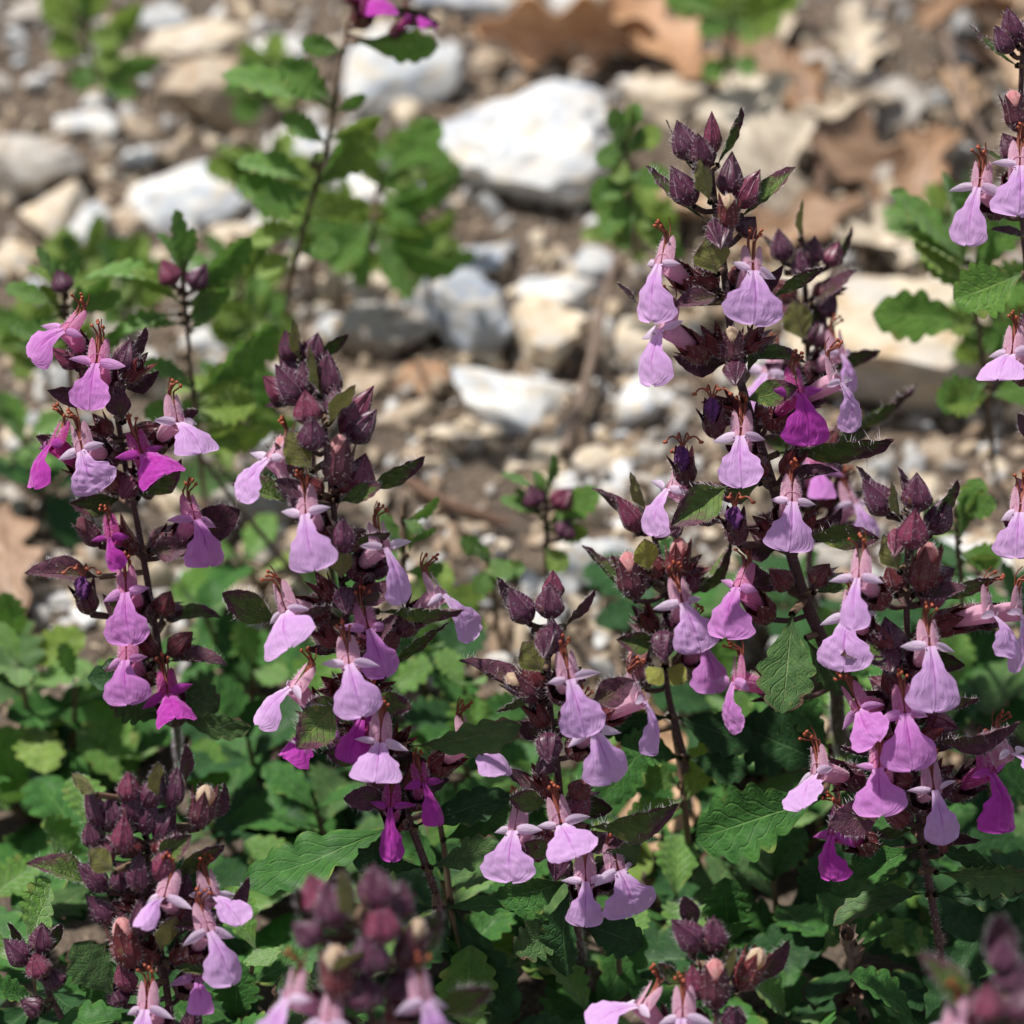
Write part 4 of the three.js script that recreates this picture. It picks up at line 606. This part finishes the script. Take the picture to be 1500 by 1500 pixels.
{ // E: left spike
  const p = new Plant('slender open spike at the edge, widely spaced pink flowers, few buds', 0.517, [[150, 520], [170, 600], [183, 680], [200, 760], [214, 840], [226, 910], [238, 980], [252, 1030]], [268, 1130]);
  p.bud(178, 548, 192, 496, { w: 40 }); p.bud(122, 534, 122, 492, { w: 30 }); p.bud(112, 540, 74, 510, { w: 24 }); p.bract(182, 545, 209, 473, 18, 1); p.bract(180, 618, 168, 562, 38, 1, { off: 6 }); p.bract(240, 626, 292, 588, 22, 1); p.bract(110, 670, 48, 638, 30, 1); p.bract(145, 846, 36, 832, 46, 1, { dz: 4 }); p.bract(270, 792, 362, 742, 54, 1, { off: -2 }); p.bud(146, 800, 116, 758, { kind: 2 }); p.bud(175, 585, 160, 560, { w: 30 }); p.bud(195, 700, 178, 730, { w: 34, dz: 2 });
  p.flower(95, 486, 42, 524, 56, -42, 1, { s: 0.95 }); p.flower(141, 534, 132, 606, 64, -8, 1, { off: 2 }); p.flower(76, 654, 72, 722, 40, -38, 2, { off: -1 }); p.flower(121, 660, 146, 722, 78, -14, 0, { off: 2 }); p.flower(260, 620, 270, 672, 66, 20, 0); p.flower(209, 666, 236, 716, 76, 8, 2, { shape: 1 }); p.flower(286, 763, 300, 834, 60, 22, 1); p.flower(185, 869, 193, 946, 70, -4, 1); p.flower(185, 968, 190, 1034, 76, -2, 1); p.flower(246, 1018, 262, 1064, 62, 6, 2); p.flower(162, 788, 176, 836, 34, -10, 2, { s: 0.8 }); p.wilted(121, 851, 5); p.spent([560, 640, 720, 800, 900, 960]); p.stemLeaves([1000, 1050], 100);
}
{ // F: bottom-left crowded spike
  const p = new Plant('crowded low spike of fuzzy purple buds with three pale flowers on one side', 0.492, [[212, 1170], [216, 1250], [224, 1330], [238, 1410], [250, 1490], [258, 1560]], [265, 1640]);
  const B = [[150, 1208, 126, 1158], [195, 1205, 192, 1154], [180, 1248, 180, 1198, 6], [212, 1220, 222, 1164], [228, 1228, 257, 1183], [165, 1260, 134, 1226], [158, 1302, 114, 1268], [200, 1304, 205, 1256, 6], [230, 1288, 248, 1244, 5], [168, 1350, 126, 1316], [205, 1366, 205, 1322, 7], [188, 1170, 188, 1136], [250, 1180, 262, 1130], [140, 1240, 130, 1206], [190, 1450, 178, 1410, 5], [182, 1470, 160, 1444, 4], [275, 1520, 285, 1470, 5], [220, 1330, 240, 1300, 2], [170, 1210, 160, 1170], [210, 1180, 240, 1140], [240, 1240, 262, 1220], [180, 1300, 172, 1270, 4], [262, 1320, 275, 1285, 2]];
  for (const [a, b, c, d, off = 3] of B) p.bud(a, b + 4, c, d - 6, { w: 33, off });
  p.bud(290, 1214, 304, 1150, { kind: 1 }); p.bud(192, 1420, 176, 1344, { kind: 2, off: 6 });
  p.bract(142, 1164, 108, 1130, 26, 2); p.bract(232, 1170, 236, 1116, 30, 2); p.bract(272, 1150, 268, 1086, 24, 1); p.bract(145, 1302, 40, 1256, 36, 0, { dz: 3 }); p.bract(248, 1292, 324, 1216, 32, 0); p.bract(168, 1278, 132, 1242, 40, 2, { off: 7 }); p.bract(310, 1358, 370, 1288, 38, 1, { off: 4 }); p.leaf(168, 1460, 106, 1384, 74, 4, { off: 5, dz: 3 }); p.bract(234, 1394, 262, 1344, 40, 2, { off: 7 }); p.bract(300, 1210, 335, 1148, 20, 1); p.leaf(220, 1500, 60, 1470, 50, 1, { off: 3 });
  p.flower(240, 1316, 232, 1360, 36, -40, 0); p.flower(312, 1314, 320, 1370, 50, 14, 0, { off: -3 }); p.flower(306, 1366, 330, 1446, 56, 18, 0, { off: 2 }); p.flower(214, 1480, 214, 1562, 76, -8, 0, { off: 3 }); p.flower(288, 1432, 282, 1480, 40, 10, 1, { off: -3 }); p.spent([1250, 1340, 1410]);
}
{ // F2
  const p = new Plant('little bud cluster at the edge beside the crowded low spike', 0.497, [[55, 1400], [70, 1450], [95, 1500], [120, 1560]], [140, 1620]);
  p.bud(42, 1414, 6, 1374, { w: 38 }); p.bud(62, 1398, 62, 1352, { w: 38 }); p.bud(62, 1434, 48, 1396, { w: 38, off: 5 }); p.bud(88, 1446, 72, 1418, { w: 34 }); p.bud(64, 1480, 30, 1466, { w: 34 }); p.bract(70, 1400, 84, 1342, 22, 0); p.bract(40, 1420, 2, 1350, 20, 0); p.leaf(60, 1470, -30, 1440, 46, 1);
}
{ // G: blurred in front
  const p = new Plant('soft blurred spike standing in front, pale pink flowers below its buds', 0.44, [[530, 1300], [535, 1380], [540, 1460], [548, 1540]], [590, 1880]);
  const z = (a) => ({ w: 58, ...a });
  p.bud(494, 1362, 480, 1290, z()); p.bud(556, 1336, 548, 1266, z()); p.bud(560, 1386, 555, 1318, z({ off: 5 })); p.bud(545, 1430, 540, 1362, z({ off: 6 })); p.bud(535, 1482, 532, 1424, z({ off: 6 })); p.bud(470, 1340, 452, 1280, z({ off: 0 })); p.bud(470, 1380, 430, 1350, z({ w: 46 })); p.bud(580, 1350, 590, 1290, z({ off: 0, w: 46 })); p.bud(500, 1470, 490, 1384, { kind: 1, off: 6 }); p.bud(590, 1420, 616, 1346, { kind: 1 }); p.bud(575, 1470, 600, 1420, z({ w: 46 }));
  p.bract(520, 1352, 508, 1268, 36, 2, { off: 6 }); p.bract(460, 1376, 420, 1296, 30, 0); p.bract(590, 1410, 652, 1330, 46, 0); p.bract(630, 1490, 728, 1434, 46, 0); p.bract(500, 1350, 480, 1280, 26, 1, { off: 0 }); p.bract(480, 1430, 540, 1400, 30, 2, { off: 7 });
  p.flower(424, 1464, 400, 1560, 90, -30, 0); p.flower(622, 1468, 640, 1560, 90, 20, 0); p.flower(480, 1500, 470, 1590, 90, -8, 0);
}
{ // H: bottom
  const p = new Plant('low spike with two fuzzy buds, a cream bud and flowers cut by the lower edge', 0.484, [[1040, 1390], [1046, 1450], [1052, 1520], [1060, 1600]], [1075, 1700]);
  p.bud(1028, 1390, 984, 1346, { w: 44 }); p.bud(1046, 1394, 1046, 1342, { w: 42 }); p.bud(1020, 1462, 1012, 1414, { w: 36, off: 5 }); p.bud(1046, 1480, 1047, 1404, { kind: 2, off: 6 }); p.bud(1080, 1450, 1116, 1390, { kind: 1, off: 4 }); p.bract(1022, 1364, 996, 1303, 30, 1); p.bract(1106, 1446, 1154, 1368, 38, 1); p.bract(1068, 1434, 1082, 1388, 26, 2, { off: 6 }); p.bract(1004, 1444, 952, 1412, 24, 0); p.bud(1074, 1500, 1076, 1476, { dz: 3, w: 38, off: 6 }); p.bract(1020, 1410, 1000, 1376, 20, 1, { off: -1 });
  p.flower(936, 1476, 900, 1530, 50, -52, 0); p.flower(1000, 1492, 996, 1570, 76, -8, 0, { off: 2 });
}
{ // I: blurred corner
  const p = new Plant('blurred purple bud tips rising in front at the lower corner', 0.424, [[1470, 1400], [1474, 1470], [1480, 1550]], [1500, 1880]);
  p.bract(1468, 1425, 1462, 1328, 48, 1); p.bract(1420, 1488, 1352, 1392, 54, 0, { off: 4 }); p.bud(1424, 1508, 1418, 1446, { w: 56 }); p.bud(1484, 1456, 1484, 1396, { w: 56 }); p.bud(1496, 1500, 1500, 1440, { w: 56, off: 6 }); p.bud(1450, 1500, 1446, 1440, { w: 50, off: 6 }); p.bud(1470, 1430, 1474, 1370, { w: 46 }); p.bract(1490, 1460, 1530, 1390, 40, 0); p.flower(1390, 1510, 1380, 1580, 80, -40, 0);
}
{ // J: right edge, upper
  const p = new Plant('spike half out of the picture with two large pale lips', 0.515, [[1500, 30], [1496, 120], [1494, 220], [1498, 320], [1506, 420]], [1530, 560]);
  p.bud(1482, 78, 1458, 38, { w: 34 }); p.bud(1490, 66, 1476, 10, { w: 34 }); p.bract(1490, 96, 1404, 50, 26, 0); p.bud(1494, 195, 1482, 132, { kind: 2, off: 5 }); p.bud(1490, 234, 1470, 196, { w: 38 }); p.bud(1498, 200, 1510, 150, { w: 38 }); p.bract(1510, 346, 1446, 342, 22, 1); p.bud(1505, 70, 1516, 16, { w: 36 }); p.bract(1476, 235, 1430, 225, 16, 0);
  p.flower(1434, 276, 1412, 360, 56, -26, 0); p.flower(1494, 244, 1490, 322, 86, 0, 0, { off: 3 }); p.leaf(1500, 400, 1400, 440, 90, 2, { off: -2 });
}
{ // K: right edge, middle
  const p = new Plant('spike showing only one side with single lilac flowers far apart', 0.512, [[1530, 440], [1526, 560], [1524, 680], [1524, 800], [1528, 900]], [1540, 1010]);
  p.flower(1482, 520, 1482, 562, 70, -28, 0); p.flower(1494, 752, 1488, 822, 70, -10, 0); p.bract(1520, 648, 1482, 602, 26, 1); p.bud(1510, 735, 1490, 700, { w: 32 }); p.bud(1510, 500, 1500, 460, { w: 32 });
}
{ // L: blurred sprig at the back with a magenta flower
  const p = new Plant('purple stemmed blurred sprig at the back with one magenta flower', 0.585, [[528, -40], [512, 30], [496, 110], [486, 180], [466, 260], [446, 330], [428, 400]], [412, 470], { hairs: false, yref: 110, r: [0.32, 0.42, 0.55], stemMat: 1 });
  p.flower(546, -2, 548, 30, 50, 20, 2); p.flower(604, 26, 606, 48, 24, 40, 2, { s: 0.6 }); p.bud(520, 10, 515, -30); p.bract(560, 10, 650, 30, 30, 0);
  p.leaf(486, 158, 328, 84, 44, 2, { dz: 3 }); p.leaf(490, 150, 410, 90, 60, 2); p.leaf(524, 62, 644, 74, 52, 2); p.leaf(478, 210, 410, 170, 46, 2); p.leaf(490, 165, 536, 140, 24, 2); p.leaf(462, 270, 350, 215, 54, 2); p.leaf(462, 280, 370, 300, 70, 2); p.leaf(460, 275, 560, 190, 70, 2); p.leaf(468, 262, 560, 205, 48, 3); p.leaf(450, 320, 345, 260, 60, 2); p.leaf(455, 240, 470, 225, 18, 3); p.leaf(480, 205, 560, 165, 40, 3); p.leaf(450, 318, 540, 300, 44, 3); p.leaf(444, 335, 360, 345, 44, 3); p.leaf(436, 370, 500, 360, 40, 2); p.leaf(434, 375, 370, 395, 40, 3); p.leaf(504, 75, 440, 60, 36, 2);
}
// leafy plants given leaf by leaf (blurred ones on the stones)
function sprig(label, d0, stem, ground, leaves, buds = []) {
  const p = new Plant(label, d0, stem, ground, { hairs: false, stemMat: 1, sub: 'leafy_shoot', cat: 'leafy shoot', r: [0.32, 0.5] });
  for (const [a, b, c, d, w, m = 1, o = {}] of leaves) { p.leaf(a, b, c, d, w * 0.8, m === 1 ? 2 : m, o); if (p.rr() < 0.7) p.leaf(a + 4, b + 14, mix(a, c, 0.62) + 50 * (p.rr() - 0.5), mix(b, d, 0.62) + 44 * (p.rr() - 0.5), w * 0.55, p.rr() < 0.5 ? 3 : 2, o); }
  for (const [a, b, c, d] of buds) p.bud(a, b, c, d, { w: 34 });
}
sprig('broad toothed leaves over white stones below the blurred sprig', 0.63, [[560, 250], [545, 320], [540, 370]], [540, 400], [[560, 260, 645, 175, 80, 1], [556, 262, 520, 200, 60, 2], [555, 300, 690, 285, 60, 1], [550, 320, 480, 390, 80, 1], [548, 330, 640, 360, 70, 2], [545, 330, 600, 440, 60, 1], [545, 340, 455, 330, 70, 1], [560, 280, 610, 330, 60, 2], [545, 350, 670, 400, 50, 1], [540, 350, 520, 420, 40, 2]]);
sprig('leafy shoot hung with small purple buds over pale gravel', 0.565, [[268, 370], [270, 430], [276, 500], [282, 570], [290, 640]], [300, 730], [[265, 400, 262, 305, 40, 1], [272, 400, 280, 330, 34, 2], [262, 430, 130, 360, 60, 1], [275, 430, 370, 350, 60, 1], [272, 450, 340, 420, 50, 2], [262, 460, 150, 480, 50, 1], [276, 470, 320, 440, 46, 2], [285, 580, 410, 480, 76, 2], [285, 600, 380, 590, 80, 3], [282, 560, 200, 520, 50, 1], [290, 640, 400, 650, 70, 3], [288, 620, 210, 600, 60, 1]], [[255, 420, 238, 380], [282, 425, 300, 385]]);
sprig('leafy shoot at the edge with curved narrow leaves and dark buds', 0.56, [[92, 400], [95, 450], [100, 520]], [108, 600], [[90, 420, 55, 360, 30, 1], [95, 420, 115, 365, 34, 2], [88, 450, 8, 410, 40, 1], [88, 460, 30, 500, 46, 1], [100, 450, 160, 400, 40, 2], [100, 460, 180, 430, 44, 1], [98, 500, 10, 480, 46, 1], [100, 520, 190, 500, 46, 2]], [[96, 430, 85, 395]]);
sprig('yellow-green sunlit sprig at the back corner', 0.70, [[120, 20], [130, 70], [140, 110]], [150, 125], [[120, 40, 60, -10, 70, 3], [125, 40, 150, -30, 60, 3], [130, 60, 220, 20, 60, 3], [128, 70, 70, 60, 70, 3], [132, 80, 180, 90, 70, 3], [135, 90, 110, 130, 60, 2], [138, 95, 235, 105, 60, 2], [140, 100, 200, 140, 50, 1], [125, 50, 180, 60, 60, 3], [126, 30, 90, -40, 50, 3]]);
sprig('bright green tuft at the back edge behind the tallest spike', 0.70, [[1070, 0], [1072, 60], [1068, 100]], [1066, 112], [[1068, 20, 970, -10, 70, 2], [1072, 20, 1020, 50, 60, 2], [1074, 20, 1180, -20, 80, 3], [1072, 30, 1120, 50, 70, 2], [1070, 40, 1060, -30, 60, 3], [1072, 40, 1150, 30, 60, 3], [1068, 90, 1030, 110, 50, 2], [1070, 90, 1110, 100, 50, 2], [1070, 0, 1110, -40, 60, 3]]);
sprig('soft green shoot glowing between white stone and tallest spike', 0.605, [[912, 180], [918, 240], [925, 300]], [935, 370], [[912, 200, 895, 160, 40, 2], [915, 215, 870, 240, 56, 2], [916, 220, 970, 190, 50, 3], [918, 250, 868, 300, 64, 2], [920, 255, 985, 260, 50, 2], [922, 280, 880, 350, 50, 2], [924, 290, 960, 350, 50, 3], [914, 200, 935, 150, 40, 2], [920, 300, 1000, 380, 40, 2], [918, 230, 900, 270, 50, 3]]);
sprig('young shoot with narrow fresh leaves on bare crumbly soil', 0.575, [[795, 700], [800, 750], [800, 810]], [805, 880], [[795, 720, 735, 690, 22, 2], [797, 720, 822, 668, 26, 2], [796, 730, 790, 690, 30, 2], [800, 760, 735, 720, 24, 2], [800, 770, 880, 715, 60, 2], [800, 775, 865, 780, 50, 3], [798, 800, 830, 835, 50, 3]], [[785, 745, 775, 710], [812, 745, 838, 715], [822, 790, 838, 760]]);
sprig('little fresh shoot with two lobed leaves on bare soil', 0.57, [[712, 800], [718, 830], [724, 870]], [730, 920], [[712, 815, 675, 788, 40, 2], [715, 815, 750, 850, 50, 2], [718, 830, 700, 870, 46, 2], [720, 840, 770, 830, 40, 2]]);
sprig('narrow green tips beside the dense fuzzy spike', 0.545, [[590, 740], [592, 800], [590, 860]], [596, 930], [[590, 760, 620, 780, 26, 2], [590, 765, 650, 740, 22, 2], [592, 800, 640, 770, 24, 2], [592, 820, 560, 740, 26, 2], [592, 840, 650, 830, 40, 1]]);
sprig('broad scalloped green leaves beside the orange-tan stone', 0.575, [[1420, 380], [1430, 450], [1440, 540], [1450, 620]], [1460, 700], [[1420, 390, 1310, 270, 70, 2], [1420, 400, 1500, 300, 80, 2], [1425, 470, 1278, 455, 100, 2, { dz: 3 }], [1425, 420, 1340, 350, 70, 3], [1430, 440, 1520, 400, 90, 2], [1435, 480, 1390, 470, 50, 3], [1440, 520, 1500, 470, 70, 1], [1448, 560, 1372, 590, 100, 1], [1450, 580, 1530, 560, 80, 1], [1415, 385, 1370, 250, 60, 2]]);
sprig('small toothed leaves lit between the full spike and dark hollow', 0.55, [[1400, 740], [1402, 790], [1408, 850]], [1412, 920], [[1400, 750, 1460, 735, 50, 2], [1402, 770, 1350, 740, 60, 2], [1402, 780, 1440, 700, 60, 1], [1405, 810, 1470, 820, 60, 1], [1405, 830, 1350, 850, 60, 1]]);

{
  const rr = prng(61);
  const make = (cx, cy, n, r, label, tone) => { const st = [[cx, cy - 30], [cx + 4, cy + 10], [cx + 8, cy + 44]], L = []; for (let i = 0; i < n; i++) { const a = i * 2.4 + rr(), f = i / n; L.push([cx + 4 * f, cy - 24 + 60 * f, cx + Math.cos(a) * r * (0.6 + 0.6 * rr()), cy - 30 + 60 * f + Math.sin(a) * r * 0.6 - 14, 38 + 22 * rr(), rr() < 0.65 ? tone : 2]); } sprig(label, depthAt(cx, cy, 20 * mm), st, [cx + 12, cy + 90], L); };
  make(180, 420, 13, 82, 'small toothed sprig between the two budding shoots', 3); make(345, 415, 14, 88, 'small toothed sprig under the tan and white stones', 3); make(395, 270, 14, 86, 'tufted sprig beside the foot of the purple stem', 3); make(605, 250, 13, 76, 'bright lobed sprig leaning on the largest white stone', 3); make(490, 345, 14, 92, 'lobed sprig covering the off-white smooth stone', 3); make(620, 370, 12, 72, 'small sprig above the big blue-grey stone', 3);
  make(345, 590, 14, 88, 'yellow-green sprig behind the dense fuzzy spike', 3); make(60, 500, 13, 78, 'low sprig behind the slender open spike', 3); make(390, 120, 12, 72, 'pale green sprig against the large tan rock', 3); make(640, 900, 12, 72, 'low sprig at the edge of the bare soil', 3); make(1385, 330, 13, 92, 'bright sprig beside the orange-tan stone', 3); make(1460, 470, 13, 92, 'bright sprig behind the half-seen spike', 3); make(930, 330, 12, 72, 'low green sprig under the tallest spike', 3);
  make(120, 390, 11, 80, 'sprig between the cream wedge stone and the edge shoot', 3); make(450, 320, 8, 60, 'sprig wrapped round the purple stem above white stones', 3); make(370, 480, 11, 78, 'sprig above the yellow-green one behind the dense spike', 3);
}
// leaf carpet: shoots rising from the soil, each its own plant
function carpetShoot(px, py, h, size, tone, seed, label, group, n = 6) {
  const rr = prng(seed), top = onLevel(px, py, h * mm), base = top.clone(); base.x += (rr() - 0.5) * 0.008; base.z -= 0.004 + rr() * 0.008; base.y = bumps(base.x, base.z) - 1 * mm;
  const o = thing('leafy_shoot', label, 'leafy shoot', base, group), a = V(0, 0, 0), b = top.clone().sub(base), c = b.clone().multiplyScalar(0.5).add(V((rr() - 0.5) * 0.004, 0, (rr() - 0.5) * 0.004));
  mesh('stem', tube([b, c, a], [0.35 * mm, 0.6 * mm], 8, 14, 0.1), M.stem[1], o);
  const cv = new THREE.CatmullRomCurve3([b, c, a]), spin = rr() * 6.28;
  for (let i = 0; i < n; i++) for (let s = 0; s < 2; s++) {
    const t = i / n * 0.72, at = cv.getPointAt(t), az = spin + i * 1.57 + s * Math.PI + (rr() - 0.5) * 0.5, up = mix(0.95, 0.12, Math.min(1, i / (n - 1) * 1.5)) + (rr() - 0.5) * 1.0, L = size * mix(0.45, 1.0, Math.min(1, (i + 0.6) / 2.6)) * (0.85 + 0.3 * rr()) * mm;
    const y = V(Math.cos(az) * Math.cos(up), Math.sin(up), Math.sin(az) * Math.cos(up)), nn = V(0, 1, 0).addScaledVector(V(Math.cos(az), 0, Math.sin(az)), -Math.tan(up) * 0.9).add(V((rr() - 0.5) * 0.9, 0, (rr() - 0.5) * 0.9)).normalize();
    const m = mesh('leaf', LEAF[Math.floor(rr() * LEAF.length)], M.leaf[i === 0 && tone < 2 ? Math.min(3, tone + 1) : (rr() < 0.12 ? 4 : rr() < 0.25 ? clamp(tone + (rr() < 0.5 ? -1 : 1), 0, 3) : tone)], o);
    m.position.copy(at).addScaledVector(y, -0.4 * mm); m.quaternion.copy(basisQ(y, nn)); m.scale.set(L * (0.9 + 0.25 * rr()), L, L);
  }
  return o;
}
{
  const rr = prng(5); let k = 0;
  const rows = [];
  for (let y = 900; y <= 1580; y += 102) for (let x = -60 + ((y / 72) % 2) * 55; x <= 1560; x += 170) rows.push([x + (rr() - 0.5) * 70, y + (rr() - 0.5) * 50]);
  for (const [x, y] of rows) {
    const gap = (x > 560 && x < 930 && y < 1000) || (x > 330 && x < 560 && y < 880); if (gap || (x < 130 && y < 960) || (x < 450 && y < 920)) continue;
    const h = mix(6, 36, rr()), pick = rr(), tone = pick < 0.45 ? 0 : pick < 0.88 ? 1 : 2;
    carpetShoot(x, y, h, mix(16, 24, rr()), tone, 1000 + k++, tone === 2 ? `fresh green leafy shoot under or beside ${near(SPIKES, x, y)}` : tone === 1 ? `mid green leafy shoot under or beside ${near(SPIKES, x, y)}` : `dark green leafy shoot under or beside ${near(SPIKES, x, y)}`, `${['dark', 'mid', 'fresh'][tone]} green shoots of the leaf carpet`, 3);
  }
  for (const [x, y, h, t] of [[40, 640, 18, 2], [20, 940, 26, 2], [110, 1000, 22, 2], [330, 690, 16, 3], [300, 900, 20, 1], [60, 720, 8, 0], [350, 820, 14, 2], [620, 960, 24, 1], [680, 1010, 26, 1], [1240, 1000, 16, 1]]) carpetShoot(x, y, h, 14, t, 2000 + k++, `${['dark', 'mid', 'fresh', 'yellow'][t]} green low shoot at the carpet rim by ${near(SPIKES, x, y)}`, `${['dark', 'mid', 'fresh', 'yellow'][t]} green rim shoots`, 3);
}
// large leaves that can be picked out
{
  const p = new Plant('big veined toothed leaf pair spreading under the blurred front spike', 0.518, [[640, 1180], [650, 1240], [662, 1330], [680, 1400]], [700, 1500], { stemMat: 1, hairs: false, sub: 'leafy_shoot', cat: 'leafy shoot' });
  p.leaf(588, 1206, 352, 1306, 96, 1, { shape: 2, dz: 3, off: 5 }); p.leaf(664, 1330, 752, 1494, 86, 0, { shape: 0, dz: 4 }); p.leaf(660, 1320, 600, 1420, 70, 0); p.leaf(650, 1230, 760, 1180, 70, 1);
  const q = new Plant('big scalloped leaf lying beside the full spike', 0.528, [[1215, 1090], [1225, 1160], [1235, 1240]], [1248, 1330], { stemMat: 1, hairs: false, sub: 'leafy_shoot', cat: 'leafy shoot' });
  q.leaf(1206, 1168, 1014, 1228, 118, 1, { shape: 1, dz: 3, off: 14 }); q.leaf(1215, 1120, 1080, 1060, 110, 0, { dz: 2 }); q.leaf(1222, 1140, 1330, 1110, 80, 0); q.leaf(1230, 1220, 1190, 1330, 80, 0); q.leaf(1228, 1200, 1320, 1290, 90, 0); q.leaf(1216, 1100, 1150, 1010, 60, 1);
  const s = new Plant('shoot with a broad sunlit leaf behind the short spike', 0.53, [[985, 1060], [995, 1120], [1005, 1200]], [1012, 1270], { stemMat: 1, hairs: false, sub: 'leafy_shoot', cat: 'leafy shoot' });
  s.leaf(960, 1070, 880, 1180, 70, 1); s.leaf(995, 1150, 940, 1130, 50, 2); s.leaf(1000, 1180, 1050, 1080, 60, 3); s.leaf(1000, 1170, 920, 1210, 60, 2);
}
{ // dried grey stalk low at the bottom
  const pts = [[1236, 1366, 34], [1244, 1400, 28], [1252, 1440, 20], [1262, 1490, 10], [1270, 1530, 0]].map(([x, y, h]) => onLevel(x, y, h * mm)), base = pts[4].clone();
  const o = thing('dried_stalk', 'dried grey seed stalk standing in the dark leaf gap', 'dry stalk', base); mesh('stem', tube(pts.map((p) => p.clone().sub(base)), [0.35 * mm, 0.6 * mm], 7, 20, 0.4), M.twig[0], o);
  const cv = new THREE.CatmullRomCurve3(pts.map((p) => p.clone().sub(base))), rr = prng(3);
  for (let i = 0; i < 9; i++) { const m = mesh('husk', CALYX[1], M.twig[i % 2], o); m.position.copy(cv.getPointAt(0.05 + i * 0.07)); m.scale.setScalar(3.4 * mm); m.rotation.set(rr() * 2 - 1, rr() * 6, rr() * 2 - 1); }
}

renderer.render(scene, camera);
